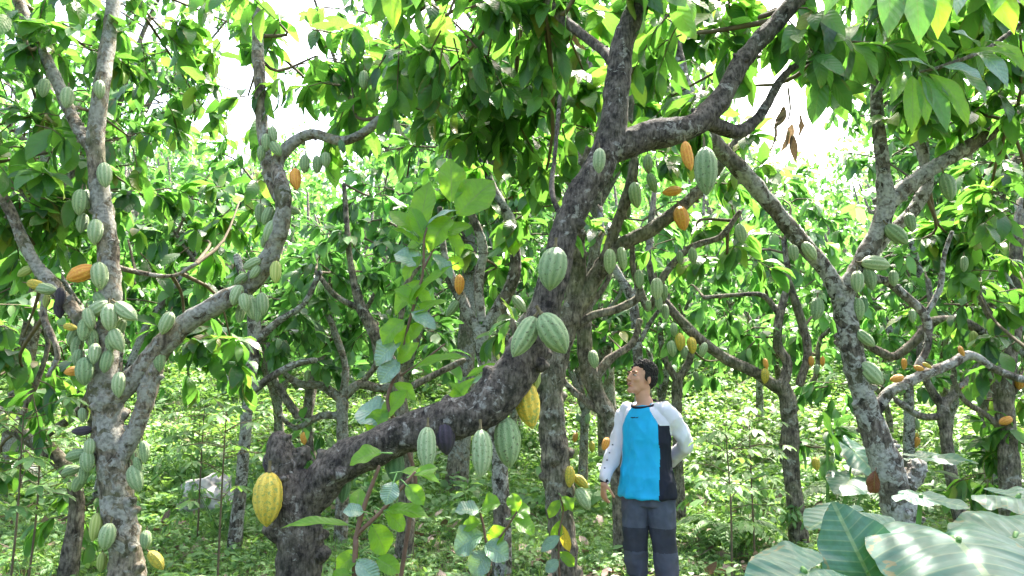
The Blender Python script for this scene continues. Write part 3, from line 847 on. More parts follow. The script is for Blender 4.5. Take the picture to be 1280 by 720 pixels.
authored_tree('thin dark cacao tree standing behind the fork of the right lichen tree', 7.6,
    [(1195, 700, 8), (1190, 600, 8), (1182, 540, 8), (1178, 500, 8)],
    [[(1180, 510, 7), (1160, 480, 6), (1150, 440, 5), (1165, 400, 5), (1160, 350, 4)], [(1180, 505, 6), (1215, 470, 6), (1235, 430, 5), (1240, 380, 4)], [(1180, 520, 5), (1150, 520, 5), (1120, 500, 4)]],
    [(1150, 470, 13, 0, 'green'), (1205, 490, 13, 0, 'orange')],
    [(1160, 340, 7.8, .4, 6), (1230, 380, 7.8, .4, 6), (1130, 480, 8, .3, 4), (1110, 420, 8, .35, 5), (1200, 420, 8, .3, 4), (1050, 480, 8, .35, 5), (1130, 380, 8, .35, 5)],
    bark='bark_mid', hi=False, leafmat='leaf_far')


# ------------------------------------------------------------------ generated background trees
def proto_tree(seed, height, spread, fork, bark, leafmat):
    global rng
    keep, rng = rng, np.random.default_rng(seed)
    out = []
    lean = rng.uniform(-.15, .15, 2)
    top = np.array([lean[0], lean[1], fork])
    b = Buf()
    tube(b, [(0, 0, -.1), (lean[0] * .3 + .03, lean[1] * .3, fork * .5), top], [.085, .066, .058], sides=9, seg=4, lump=.15)
    out.append(('trunk', b.mesh('trunk', [M[bark]])))
    nl = int(rng.integers(3, 5))
    a0 = rng.uniform(0, 6.28)
    cr = Buf()
    tips = []
    for i in range(nl):
        a = a0 + i * 6.283 / nl + rng.uniform(-.35, .35)
        h = np.array([math.cos(a), math.sin(a), 0])
        pts, rad = [top - np.array([0, 0, .05])], [.06]
        n = 5
        for k in range(1, n + 1):
            t = k / n
            p = top + h * spread * t + np.array([0, 0, (height - .9 - fork) * t ** 0.8])
            p = p + rdir()[0] * 0.14 * (1 if k < n else .3)
            pts.append(p)
            rad.append(.040 * (1 - t) + .011)
        b = Buf()
        tube(b, pts, rad, sides=8, seg=3, lump=.15)
        out.append(('branch', b.mesh('branch', [M[bark]])))
        pc = catmull(pts, 4)
        for t in (.3, .45, .6, .75, .88, 1.0):
            st = pc[min(len(pc) - 1, int(t * (len(pc) - 1)))]
            for _ in range(2):
                dv = rdir()[0]
                dv[2] = abs(dv[2]) * .7 - .15
                dv /= np.linalg.norm(dv)
                ln = rng.uniform(.5, .95)
                mid = st + dv * ln * .5 + np.array([0, 0, .06])
                en = st + dv * ln + np.array([0, 0, -.12])
                tube(cr, [st, mid, en], [.016, .011, .007], sides=5, seg=2, mi=1)
                for q in range(4):
                    tt = rng.uniform(.25, 1)
                    s0 = st + (en - st) * tt
                    twig_spray(cr, s0, rdir()[0] * .8 + dv * .5, rng.uniform(.2, .4), int(rng.integers(7, 11)), .245, 'lo', 0, 1, .004)
    out.append(('crown', cr.mesh('crown', [M[leafmat], M['twig']])))
    pod_spots = []
    for k in range(6):
        z = rng.uniform(.4, fork)
        a = rng.uniform(0, 6.28)
        pod_spots.append((Vector((lean[0] * z / fork + .12 * math.cos(a), lean[1] * z / fork + .12 * math.sin(a), z)), rng.uniform(.13, .17), rng.uniform(-25, 25), ['pale', 'green', 'orange', 'yellow', 'green', 'lime'][k]))
    rng = keep
    return out, pod_spots


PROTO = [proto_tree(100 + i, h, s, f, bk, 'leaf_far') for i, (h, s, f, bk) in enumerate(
    [(4.4, 1.7, 1.1, 'bark_lichen'), (4.8, 1.5, 1.3, 'bark_white'), (4.2, 1.9, .9, 'bark_mid'), (4.6, 1.6, 1.2, 'bark_lichen'), (5.0, 1.7, 1.5, 'bark_white')])]


TALL = []


def tall_tree(seed, height=8.5, fork=2.6, spread=2.5, nl=6):
    global rng
    keep, rng = rng, np.random.default_rng(seed)
    out = []
    top = np.array([.15, .1, fork])
    b = Buf()
    tube(b, [(0, 0, -.1), (.1, 0, fork * .5), top, top + np.array([.1, -.1, height * .35])], [.17, .14, .12, .05], sides=9, seg=4, lump=.12)
    out.append(('trunk', b.mesh('trunk', [M['bark_lichen']])))
    cr = Buf()
    for i in range(nl):
        a = i * 6.283 / nl + rng.uniform(-.3, .3)
        h = np.array([math.cos(a), math.sin(a), 0])
        z0 = fork + (height * .3) * (i % 3) / 3
        pts = [np.array([.15, .1, z0])]
        for k in range(1, 6):
            t = k / 5
            pts.append(pts[0] + h * spread * t * rng.uniform(.8, 1.1) + np.array([0, 0, (height - z0 - 1) * t ** .9 * rng.uniform(.75, 1.05)]) + rdir()[0] * .15)
        b = Buf()
        tube(b, pts, [.08, .07, .055, .04, .03, .015], sides=7, seg=3, lump=.12)
        out.append(('branch', b.mesh('branch', [M['bark_mid']])))
        pc = catmull(pts, 4)
        for t in np.linspace(.25, 1, 8):
            st = pc[min(len(pc) - 1, int(t * (len(pc) - 1)))]
            for _ in range(3):
                dv = rdir()[0]; dv[2] = dv[2] * .6
                ln = rng.uniform(.6, 1.2)
                en = st + dv * ln
                tube(cr, [st, st + dv * ln * .5 + np.array([0, 0, .06]), en], [.018, .012, .007], sides=4, seg=1, mi=1)
                for q in range(3):
                    twig_spray(cr, st + (en - st) * rng.uniform(.2, 1), rdir()[0], rng.uniform(.2, .45), 9, .215, 'lo', 0, 1, .004)
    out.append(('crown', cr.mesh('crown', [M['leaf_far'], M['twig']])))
    rng = keep
    return out


TALL = [tall_tree(301), tall_tree(302, 9.5, 3.2, 2.8, 6)]


def place_tree(i, x, y, label, group, sc=1.0, pods=True, rot=None):
    parts, spots = PROTO[i % len(PROTO)]
    root = empty('cacao_tree', (x, y, gz(x, y)), label, 'cacao tree', group)
    root.rotation_euler = (0, 0, rng.uniform(0, 6.28) if rot is None else rot)
    root.scale = (sc, sc, sc)
    for nm, me in parts:
        link(nm, me, root)
    if pods:
        for p, s, a, c in spots:
            o = link('pod', PODS[c][0], root)
            o.location = p + Vector((0, 0, s / 2))
            o.scale = (s, s, s)
            o.rotation_euler = (math.radians(a), math.radians(a), 0)
            if c in PLAB:
                o['label'] = PLAB[c]
    return root


bg = [(-6.6, 7.6), (-4.7, 9.0), (-2.9, 9.6), (.8, 10.2), (4.6, 9.6), (6.6, 8.6), (-8.4, 10.6), (-6.0, 11.4),
      (-3.9, 12.0), (-1.9, 12.4), (.2, 12.6), (2.2, 12.2), (4.4, 12.4), (6.4, 11.6), (8.6, 11.0), (-9.6, 14.0), (-7.2, 14.6), (-4.8, 15.2),
      (-2.4, 15.6), (.0, 15.8), (2.6, 15.4), (5.0, 15.6), (7.6, 14.8), (10.0, 14.2), (-12, 12.5), (12, 12.5), (-6.9, 5.2), (7.3, 6.0)]
for k, (x, y) in enumerate(bg):
    if y < 10.2:
        lab = 'bright leaved cacao tree in the first background row of the sunlit grove'
        grp = 'cacao trees in the first background row'
    elif y < 13.2:
        lab = 'bushy cacao tree in the second sunlit row, mostly screened by nearer foliage'
        grp = 'cacao trees in the second background row'
    else:
        lab = 'distant pale green cacao tree at the foot of the wooded slope'
        grp = 'cacao trees at the foot of the slope'
    place_tree(k, x + rng.uniform(-.3, .3), y + rng.uniform(-.3, .3), lab, grp, rng.uniform(.85, 1.1), pods=y < 11)

for k, (px, d, sc) in enumerate([(570, 10.0, .95), (760, 12, 1.05), (1240, 9.5, .9), (20, 9.5, .85), (640, 15, 1.1)]):
    bx = W(px, 500, d).x
    root = empty('shade_tree', (bx, d, gz(bx, d)), 'tall leafy shade tree standing above the background cacao rows', 'tree', 'tall shade trees behind the grove')
    root.rotation_euler = (0, 0, k * 1.9)
    root.scale = (sc,) * 3
    for nm, me in TALL[k % 2]:
        link(nm, me, root)

# ------------------------------------------------------------------ ground
xs = np.concatenate([np.linspace(-60, -14, 14), np.linspace(-13, 13, 90), np.linspace(14, 60, 14)])
ys = np.concatenate([np.linspace(-12, 0, 8), np.linspace(.5, 22, 90), np.linspace(24, 140, 30)])
X, Y = np.meshgrid(xs, ys)
Z = ground_z(X, Y)
b = Buf()
idx = np.arange(X.size).reshape(X.shape)
f = np.stack([idx[:-1, :-1], idx[:-1, 1:], idx[1:, 1:], idx[1:, :-1]], -1).reshape(-1, 4)
b.add(np.stack([X, Y, Z], -1).reshape(-1, 3), f, np.stack([X, Y], -1).reshape(-1, 2))
m, t, n, l, out = new_mat('forest_floor')
tc = n.new('ShaderNodeTexCoord')
n1 = n.new('ShaderNodeTexNoise'); n1.inputs['Scale'].default_value = 1.3; n1.inputs['Detail'].default_value = 6; n1.inputs['Roughness'].default_value = .7
l.new(tc.outputs['Object'], n1.inputs[0])
n2 = n.new('ShaderNodeTexNoise'); n2.inputs['Scale'].default_value = 30; n2.inputs['Detail'].default_value = 6; n2.inputs['Roughness'].default_value = .75
l.new(tc.outputs['Object'], n2.inputs[0])
soil = ramp(n, [(.3, (.07, .05, .035)), (.5, (.18, .13, .10)), (.7, (.32, .25, .21))])
l.new(n2.outputs[0], soil.inputs[0])
grn = ramp(n, [(.3, (.03, .07, .02)), (.7, (.10, .19, .05))])
l.new(n2.outputs[0], grn.inputs[0])
mk = ramp(n, [(.42, (0, 0, 0)), (.52, (1, 1, 1))])
l.new(n1.outputs[0], mk.inputs[0])
bs = n.new('ShaderNodeBsdfPrincipled')
l.new(mixc(n, l, mk.outputs[0], soil.outputs[0], grn.outputs[0]), bs.inputs['Base Color'])
bs.inputs['Roughness'].default_value = .95
bp = n.new('ShaderNodeBump'); bp.inputs['Distance'].default_value = .05
l.new(n2.outputs[0], bp.inputs['Height']); l.new(bp.outputs[0], bs.inputs['Normal'])
l.new(bs.outputs[0], out.inputs[0])
tag(link('ground', b.mesh('ground', [m])), 'forest floor of soil, leaf litter and low green growth', None, None, 'structure')


def frustum_xy(n, y0, y1, margin=.8):
    y = np.sqrt(rng.uniform(y0 ** 2, y1 ** 2, n))
    return rng.uniform(-.76, .76, n) * y + rng.uniform(-margin, margin, n), y


def patch(x, y):
    """litter openings: 1 = covered, 0 = bare"""
    g = np.sin(x * 1.1 + 1.0) * np.sin(y * .9 + x * .3) + .5 * np.sin(x * 2.7 + y * 1.9)
    bare = np.exp(-(((x - .5) / .9) ** 2 + ((y - 4.9) / .6) ** 2)) + np.exp(-(((x - 1.9) / .7) ** 2 + ((y - 5.6) / .6) ** 2)) + np.exp(-(((x + 1.2) / .5) ** 2 + ((y - 5.0) / .4) ** 2)) + np.exp(-(((x + 3.0) / .6) ** 2 + ((y - 5.0) / .4) ** 2))
    return np.clip(.9 + .25 * g - 1.0 * bare, .04, 1)


def weeds(name, label, y0, y1, n, hgt, L, nl, seed):
    x, y = frustum_xy(n, y0, y1)
    keep = rng.uniform(size=n) < patch(x, y)
    x, y = x[keep], y[keep]
    n = len(x)
    z = ground_z(x, y)
    P = np.repeat(np.column_stack([x, y, z]), nl, 0)
    hh = np.repeat(rng.uniform(.25, 1, n) ** 1.5 * hgt, nl)
    P[:, 2] += hh * rng.uniform(.25, 1, n * nl)
    P[:, :2] += rng.normal(0, .3 * hgt, (n * nl, 2))
    dr = rdir(n * nl)
    dr[:, 2] = rng.uniform(-.35, .45, n * nl)
    up = np.array([0, 0, 1.0]) + rdir(n * nl) * .4
    LL = np.repeat(rng.uniform(.6, 1.3, n), nl) * L * rng.uniform(.7, 1.2, n * nl)
    b = Buf()
    leaves(b, P, dr, up, LL, LL * np.repeat(rng.uniform(.35, .75, n), nl), rng.uniform(.1, .9, n * nl), 'lo', 0)
    return b


def grassbuf(b, y0, y1, n, h, w):
    x, y = frustum_xy(n, y0, y1)
    keep = rng.uniform(size=n) < patch(x, y)
    x, y = x[keep], y[keep]
    n = len(x)
    dr = rng.normal(0, .45, (n, 3)); dr[:, 2] = 1
    leaves(b, np.column_stack([x, y, ground_z(x, y)]), dr, np.column_stack([rng.normal(size=(n, 2)), np.full(n, .2)]), h * rng.uniform(.5, 1.3, n), w, rng.uniform(.2, 1.3, n), 'blade', 1, wave=0)


b = weeds('w', '', 2.6, 9, 6500, .13, .065, 8, 1)
grassbuf(b, 2.6, 9, 42000, .12, .006)
tag(link('ground_cover', b.mesh('ground_cover', [M['weed'], M['grass']])), 'low green weeds and grass over the grove floor near the man', 'ground cover', None, 'stuff')
b = weeds('w', '', 8.5, 24, 9000, .38, .16, 9, 2)
grassbuf(b, 9, 20, 30000, .26, .014)
tag(link('undergrowth', b.mesh('undergrowth', [M['weed'], M['grass']])), 'bright green undergrowth spreading under the rows behind', 'undergrowth', None, 'stuff')
x, y = frustum_xy(6500, 2.4, 10)
keep = rng.uniform(size=len(x)) > patch(x, y) * .75
x, y = x[keep], y[keep]
dr = rdir(len(x)); dr[:, 2] *= .2
b = Buf()
LL = rng.uniform(.07, .2, len(x))
leaves(b, np.column_stack([x, y, ground_z(x, y) + rng.uniform(.005, .035, len(x))]), dr, np.array([0, 0, 1.0]) + rdir(len(x)) * .35, LL, LL * .42, rng.uniform(-.9, .9, len(x)), 'lo', 0, wave=.2)
tag(link('leaf_litter', b.mesh('leaf_litter', [M['dry']])), 'dry pinkish brown fallen leaves scattered on the floor', 'leaf litter', None, 'stuff')

# far wooded slope
n = 3200
y = np.sqrt(rng.uniform(18 ** 2, 62 ** 2, n)); x = rng.uniform(-.95, .95, n) * y
z = ground_z(x, y)
tall = np.clip(.55 + .45 * np.sin(x * .31 + 1.3) * np.cos(y * .27) + .4 * np.sin(x * .83 + y * .4), .25, 1.5)
hc = rng.uniform(.5, 6.5, n) * tall
per = 26
C = np.repeat(np.column_stack([x, y, z + hc]), per, 0)
off = rdir(n * per) * rng.uniform(.2, 1, (n * per, 1)) ** .5 * np.repeat(rng.uniform(.6, 1.3, n), per)[:, None]
b = Buf()
LL = rng.uniform(.3, .55, n * per)
leaves(b, C + off, rdir(n * per) + np.array([0, -.1, -.35]), np.array([0, -.2, 1.0]) + rdir(n * per) * .7, LL, LL * .5, rng.uniform(.2, 1.2, n * per), 'lo', 0)
for k in range(0, n, 6):
    tube(b, [(x[k], y[k], z[k] - .2), (x[k] + .2, y[k], z[k] + 2), (x[k] + rng.uniform(-.5, .5), y[k], z[k] + 4.2)], [.12, .09, .04], sides=5, seg=1, mi=1)
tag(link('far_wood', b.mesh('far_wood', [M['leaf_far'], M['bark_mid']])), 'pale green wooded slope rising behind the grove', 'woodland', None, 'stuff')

# ------------------------------------------------------------------ rock
def ico(name, loc, scale, mat, seed, label, cat, sub=4, amp=.25):
    import bmesh
    bm = bmesh.new()
    bmesh.ops.create_icosphere(bm, subdivisions=sub, radius=1)
    for v in bm.verts:
        k = noise.noise(v.co * 1.3 + Vector((seed, 0, 0))) + .4 * noise.noise(v.co * 3.1 + Vector((seed, 4, 0)))
        v.co *= 1 + amp * k
        v.co.x *= scale[0]; v.co.y *= scale[1]; v.co.z *= scale[2]
    for fc in bm.faces:
        fc.smooth = True
    me = bpy.data.meshes.new(name)
    bm.to_mesh(me); bm.free()
    me.materials.append(mat)
    o = link(name, me)
    o.location = loc
    return tag(o, label, cat)


M['rock'] = plain('rock', (0.34, 0.32, 0.30), .95, nscale=9, namt=.6, bump=1.0, bscale=16)
pr = W(262, 596, 9.0)
ico('boulder', (pr.x, 9.0, gz(pr.x, 9.0) + .17), (.34, .3, .25), M['rock'], 3, 'pale grey boulder lying in the grass beyond the left lichen spotted tree', 'boulder', 5, .42)


# ------------------------------------------------------------------ saplings with large single leaves
def one_leaf(root, base, tip, width, mat, K=.5, nrm=None, name='leaf', stalk=True, sm='greenstem', label=None):
    base, tip = np.array(base, float), np.array(tip, float)
    d = tip - base
    L = np.linalg.norm(d)
    d = d / L
    up = np.array(nrm if nrm is not None else (rng.uniform(-.3, .3), -.75, .65), float)
    side = np.cross(d, up); side /= np.linalg.norm(side)
    n_ = np.cross(side, d)
    dd = d * math.cos(K / 2) + n_ * math.sin(K / 2)     # aim so the bent leaf still ends at the tip
    b = Buf()
    leaves(b, base, dd, n_ * math.cos(K / 2) - d * math.sin(K / 2), L * (1 + K * K / 24), width, K, 'hi', 0, fold=.28, wave=.07)
    if stalk:
        tube(b, [base - dd * .03 - n_ * .004, base, base + dd * .01], [.0028, .0026, .0015], sides=5, seg=1, mi=1)
    o = link(name, b.mesh(name, [M[mat], M[sm]], root.location), root)
    if label:
        o['label'] = label
    return o


def sapling(label, base_px, d, stems, lvs, group=None):
    bx = W(base_px, 500, d).x
    root = empty('cacao_sapling', (bx, d, gz(bx, d)), label, 'sapling', group)
    for k, st in enumerate(stems):
        pts = [np.array(W(p[0], p[1], p[3] if len(p) > 3 else d)) for p in st]
        if k == 0:
            pts[0] = np.array((bx, d, gz(bx, d) - .03))
        b = Buf()
        tube(b, pts, [p[2] * .68 * d / F for p in st], sides=8, seg=4, lump=.05)
        link('stem', b.mesh('stem', [M['stem']], root.location), root)
    for lf in lvs:
        bxp, byp, tx, ty, w, mat = lf[:6]
        K = lf[6] if len(lf) > 6 else .5
        nrm = lf[7] if len(lf) > 7 else None
        dd = lf[8] if len(lf) > 8 else rng.uniform(-.04, .08)
        one_leaf(root, W(bxp, byp, d + dd * .3), W(tx, ty, d + dd), w * 1.08 * d / F, mat, K, nrm)
    return root


Yg, Gy = 'leaf_young', 'leaf_grey'
sapling('young cacao sapling behind the slanting limb, topped by three glowing light green leaves', 470, 3.05,
    [[(500, 900, 4), (512, 650, 4), (518, 592, 3.5), (500, 540, 3.5), (484, 500, 3.2), (500, 455, 3), (512, 400, 2.8), (528, 345, 2.4), (530, 300, 2), (534, 285, 1.8)],
     [(530, 335, 2), (548, 300, 1.8), (566, 272, 1.6)],
     [(500, 470, 2), (530, 450, 1.8), (556, 430, 1.6)]],
    [(564, 254, 563, 198, 36, Yg, .3), (571, 270, 618, 226, 46, Yg, .5, (.3, -.8, .5)), (524, 292, 537, 226, 32, Yg, .3, (-.2, -.9, .2)),
     (566, 272, 536, 316, 40, Yg, .9, (-.3, -.7, .4)), (561, 290, 575, 322, 22, Yg, .6), (522, 304, 488, 285, 13, Yg, .6, (0, -.5, .9)), (534, 281, 573, 263, 15, Gy, .7, (0, -.5, .9)),
     (517, 290, 486, 264, 22, Yg, .5), (528, 332, 492, 318, 30, Gy, .6), (529, 351, 494, 395, 30, Yg, .8), (565, 332, 514, 378, 18, Yg, .5, (-.4, -.6, .6)),
     (560, 376, 508, 398, 18, Yg, .5, (-.4, -.6, .6)), (568, 318, 571, 338, 22, Yg, .4), (502, 425, 470, 458, 34, Gy, .8), (506, 400, 478, 432, 30, Yg, .7), (512, 405, 498, 440, 20, Yg, .5),
     (497, 455, 524, 428, 20, Yg, .4), (515, 462, 584, 447, 17, Yg, .7, (-.1, -.6, .8)), (479, 524, 510, 487, 24, Yg, .5), (485, 528, 447, 512, 40, Gy, 1.0), (484, 512, 464, 548, 30, Yg, .9),
     (556, 512, 594, 472, 16, Yg, .6, (.2, -.7, .6)), (582, 472, 626, 455, 11, Yg, .5), (585, 480, 622, 468, 11, Gy, .5), (590, 490, 606, 505, 22, Yg, .4), (540, 318, 566, 350, 20, Gy, .6),
     (588, 500, 560, 478, 14, Yg, .5), (516, 360, 540, 385, 18, Yg, .6), (530, 300, 512, 258, 24, Yg, .4), (548, 296, 590, 282, 22, Yg, .6), (528, 320, 505, 352, 22, Yg, .6), (534, 300, 508, 312, 20, Yg, .5), (506, 430, 530, 402, 20, Yg, .5), (500, 450, 474, 480, 26, Gy, .7), (492, 480, 520, 500, 20, Yg, .6), (520, 380, 492, 362, 22, Yg, .6), (514, 390, 545, 412, 20, Gy, .6), (600, 470, 636, 462, 12, Yg, .4)])
sapling('reddish stemmed cacao sapling standing in front of the slanting limb beside the stump', 442, 2.35,
    [[(441, 1000, 5.5), (443, 720, 5), (446, 668, 4.6), (458, 625, 4), (474, 583, 3)], [(446, 668, 4), (476, 640, 3.4), (502, 610, 3), (519, 590, 2.2)]],
    [(478, 566, 437, 582, 28, Yg, .9, (0, -.6, .8)), (438, 657, 350, 661, 17, Yg, .6, (.1, -.4, .9)), (482, 638, 537, 648, 24, Yg, .7, (0, -.5, .9)), (464, 655, 482, 694, 30, Yg, .7),
     (470, 698, 500, 716, 22, Yg, .6), (500, 590, 552, 606, 20, Yg, .8, (0, -.5, .9)), (492, 602, 482, 632, 22, Gy, .6), (508, 606, 530, 632, 20, Yg, .7), (450, 690, 420, 716, 24, Yg, .6),
     (455, 640, 428, 640, 18, Gy, .7), (520, 592, 548, 585, 14, Yg, .5), (446, 700, 474, 730, 24, Gy, .6), (440, 716, 412, 730, 20, Yg, .6), (480, 640, 505, 664, 24, Yg, .8), (445, 640, 450, 610, 18, Yg, .5)])
sapling('low young plant with broad bluish leaves on the floor below the hanging pods', 605, 3.5,
    [[(608, 830, 3), (610, 720, 2.6), (606, 668, 2.4), (600, 640, 2)], [(608, 690, 2.2), (630, 665, 2), (646, 640, 1.6)]],
    [(600, 640, 568, 640, 26, Gy, .8, (0, -.5, .9)), (602, 636, 626, 630, 30, Yg, .7, (0, -.6, .8)), (604, 668, 568, 690, 38, Gy, .8, (-.2, -.7, .6)), (632, 660, 612, 682, 24, Yg, .7),
     (640, 650, 668, 668, 26, Yg, .8, (.1, -.6, .8)), (640, 645, 662, 634, 24, Yg, .6), (606, 680, 636, 700, 28, Gy, .8), (600, 655, 578, 660, 20, Yg, .8), (646, 640, 640, 616, 18, Yg, .5), (612, 690, 590, 720, 30, Gy, .8)])
sapling('leafy shoot growing against the foot of the knobbly upright tree', 700, 4.9,
    [[(699, 780, 2), (698, 680, 2), (704, 640, 1.6), (700, 620, 1.3)]],
    [(700, 625, 686, 648, 13, Yg, .7), (702, 620, 716, 640, 12, Yg, .8), (700, 650, 690, 680, 13, Yg, .6), (702, 655, 712, 690, 12, 'yellow_leaf', .6), (700, 670, 676, 690, 14, Gy, .6), (702, 640, 720, 622, 12, Yg, .6), (699, 690, 718, 708, 14, Yg, .6), (698, 700, 682, 716, 14, Gy, .6)])
# hanging foreground spray top right
b_root = empty('cacao_shoot', W(1150, -60, 2.2), 'large dark hanging leaves close to the camera along the top right edge', 'leafy shoot')
bb = Buf()
tube(bb, [W(1010, -90, 2.6), W(1080, -50, 2.3), W(1170, -50, 2.1), W(1290, -30, 2.0)], [.012, .011, .009, .006], sides=7, seg=4)
link('branch', bb.mesh('branch', [M['bark_mid']], b_root.location), b_root)
for s in [(1140, -40, 1148, 56, 44, 'leaf', .4), (1170, -40, 1172, 50, 36, Yg, .5), (1110, -40, 1110, 48, 40, 'leaf', .4), (1085, -45, 1072, 30, 34, 'leaf', .5), (1060, -50, 1030, 20, 30, 'leaf', .5),
          (1215, -30, 1268, 44, 40, Yg, .7), (1240, -40, 1285, 15, 34, Yg, .6), (1200, -40, 1196, 20, 30, Gy, .5), (1260, -30, 1240, 20, 26, Yg, .5), (1020, -60, 990, -5, 28, 'leaf', .6)]:
    one_leaf(b_root, W(s[0], s[1], 2.15), W(s[2], s[3], 2.05), s[4] * 2.1 / F, s[5], s[6])
# second spray: drooping lit leaves right
c_root = empty('cacao_shoot', W(1170, 75, 3.0), 'drooping cluster of long backlit leaves below the top right corner', 'leafy shoot')
bb = Buf()
tube(bb, [W(1290, 20, 3.3), W(1235, 60, 3.1), W(1180, 82, 3.0), W(1150, 90, 3.0)], [.012, .010, .008, .005], sides=7, seg=4)
link('branch', bb.mesh('branch', [M['bark_mid']], c_root.location), c_root)
for s in [(1160, 92, 1210, 160, 26, Yg, .9), (1150, 94, 1158, 158, 18, Yg, .5), (1140, 94, 1140, 170, 24, Yg, .4), (1152, 94, 1184, 166, 26, 'leaf', .7), (1175, 84, 1228, 100, 22, Gy, .8), (1200, 68, 1274, 70, 18, Yg, .7),
          (1130, 92, 1112, 132, 16, Yg, .5), (1190, 75, 1165, 50, 20, Yg, .4), (1220, 62, 1260, 110, 22, Gy, .8), (1185, 84, 1232, 130, 28, 'leaf', .8), (1225, 60, 1190, 40, 22, Gy, .4), (1170, 90, 1120, 76, 16, Gy, .6), (1240, 52, 1280, 90, 22, Yg, .7)]:
    one_leaf(c_root, W(s[0], s[1], 3.0), W(s[2], s[3], 2.9), s[4] * 3.0 / F, s[5], s[6])
# top left hanging yellowish leaves
d_root = empty('cacao_shoot', W(480, -40, 3.0), 'bright yellow green leaves hanging down at the top edge left of centre', 'leafy shoot')
bb = Buf()
tube(bb, [W(420, -70, 3.2), W(480, -30, 3.0), W(560, -50, 3.1)], [.010, .008, .005], sides=7, seg=4)
link('branch', bb.mesh('branch', [M['bark_mid']], d_root.location), d_root)
for s in [(482, -28, 492, 40, 28, Yg, .5), (470, -30, 462, 20, 24, 'leaf', .5), (500, -34, 540, 10, 22, Yg, .7), (450, -45, 430, 10, 26, Gy, .5), (540, -44, 575, 0, 24, Yg, .6), (520, -40, 520, 12, 24, 'leaf', .5)]:
    one_leaf(d_root, W(s[0], s[1], 3.0), W(s[2], s[3], 2.95), s[4] * 3.0 / F, s[5], s[6])


# ------------------------------------------------------------------ aroids (elephant ears)
def aroid_blade(L, Wd, droop, seed):
    """heart shaped blade, petiole joins at origin, tip along +Y, upper side +Z"""
    nr, na = 16, 72
    ph = np.linspace(0, 2 * math.pi, na, endpoint=False)
    deg = np.abs((np.degrees(ph) + 180) % 360 - 180)
    rho = np.interp(deg, [0, 8, 25, 50, 80, 110, 140, 158, 170, 176, 180], [1, .93, .78, .66, .60, .60, .62, .58, .40, .16, .08])
    r = np.linspace(0, 1, nr)
    rs = np.random.default_rng(seed)
    k1, k2 = rs.uniform(0, 6, 2)
    X = r[:, None] * rho[None] * np.sin(ph)[None] * Wd / 1.2
    Y = r[:, None] * rho[None] * np.cos(ph)[None] * L
    u = X / Wd * 1.2
    Z = .10 * L * np.abs(u) * 1.2 - droop * L * r[:, None] ** 2.2 * rho[None] * (0.6 + .4 * np.abs(np.sin(ph)))[None]
    Z += .035 * L * r[:, None] ** 2 * np.sin(ph * 6 + k1)[None] + .02 * L * r[:, None] ** 3 * np.sin(ph * 11 + k2)[None]
    t_ = (Y / L * 7 - np.abs(u) * 4)
    Z += .008 * L * np.abs(np.sin(t_ * math.pi)) * np.minimum(1, np.abs(u) * 5)
    uv = np.stack([.5 + X / Wd, Y / L], -1).reshape(-1, 2)
    idx = np.arange(nr * na).reshape(nr, na)
    f = np.stack([idx[:-1], idx[1:], np.roll(idx, -1, 1)[1:], np.roll(idx, -1, 1)[:-1]], -1).reshape(-1, 4)
    return np.stack([X, Y, Z], -1).reshape(-1, 3), f, uv


def aroid(label, root_xy, lvs, group='elephant ear plants'):
    x, y = root_xy
    root = empty('elephant_ear_plant', (x, y, gz(x, y)), label, 'plant', group)
    for k, (j, tipdir, nrm, L, Wd, droop) in enumerate(lvs):
        V, f, uv = aroid_blade(L, Wd, droop, k + int(x * 10) + 50)
        t = np.array(tipdir, float); t /= np.linalg.norm(t)
        nn = np.array(nrm, float); nn -= t * nn.dot(t); nn /= np.linalg.norm(nn)
        sx = np.cross(t, nn)
        j = np.array(j)
        Wv = j + V[:, :1] * sx + V[:, 1:2] * t + V[:, 2:3] * nn
        b = Buf()
        b.add(Wv, f, uv, 0)
        o = link('leaf', b.mesh('leaf', [M['aroid']], root.location), root)
        b = Buf()
        g = np.array((x, y, gz(x, y) - .02))
        mid = (g + j) / 2 + np.array([(j[0] - x) * .15, 0, .12])
        tube(b, [g, mid, j - nn * .03, j], [.018, .012, .008, .005], sides=9, seg=5)
        link('petiole', b.mesh('petiole', [M['greenstem']], root.location), o)
    return root


aroid('huge glossy elephant ear plant in the bottom right corner of the photo', (.95, 2.05),
    [(W(1198, 678, 1.95), (-.05, -1, -.36), (0, -.42, 1), .28, .44, .36),
     (W(1084, 716, 2.0), (-.3, .3, .9), (.05, -.8, .5), .19, .25, .05),
     (W(1008, 716, 1.85), (-.85, -.4, -.2), (-.15, -.5, .85), .19, .24, .2),
     (W(1064, 640, 2.25), (-.8, -.35, -.05), (.1, -.10, 1), .17, .24, .25),
     (W(1268, 672, 2.15), (.8, .2, .15), (-.2, -.45, 1), .24, .34, .3)])
aroid('elephant ear plant behind the huge glossy one, leaves seen edge on', (1.3, 2.75),
    [(W(1150, 622, 2.6), (.55, -.5, -.05), (0, -.12, 1), .15, .19, .12), (W(1270, 622, 2.6), (.5, -.6, -.1), (0, -.22, 1), .22, .28, .2)])
aroid('bluish elephant ear plant beyond the right lichen tree trunk', (2.15, 5.4),
    [(W(1040, 548, 5.3), (-.3, -.6, .5), (-.2, -.7, .6), .30, .30, .1), (W(1068, 565, 5.4), (.3, -.6, -.5), (.2, -.5, .7), .32, .32, .15), (W(1062, 600, 5.2), (-.5, -.7, -.2), (0, -.4, .9), .28, .3, .12),
     (W(1160, 572, 5.2), (.8, -.4, 0), (0, -.2, 1), .3, .28, .12), (W(1085, 585, 5.5), (.4, -.8, -.2), (0, -.5, .9), .3, .3, .12)])
dl = empty('dead_leaf', W(1090, 592, 4.3), 'curled reddish brown dead leaf hanging beside the foot of the right tree', 'dead leaf')
b = Buf()
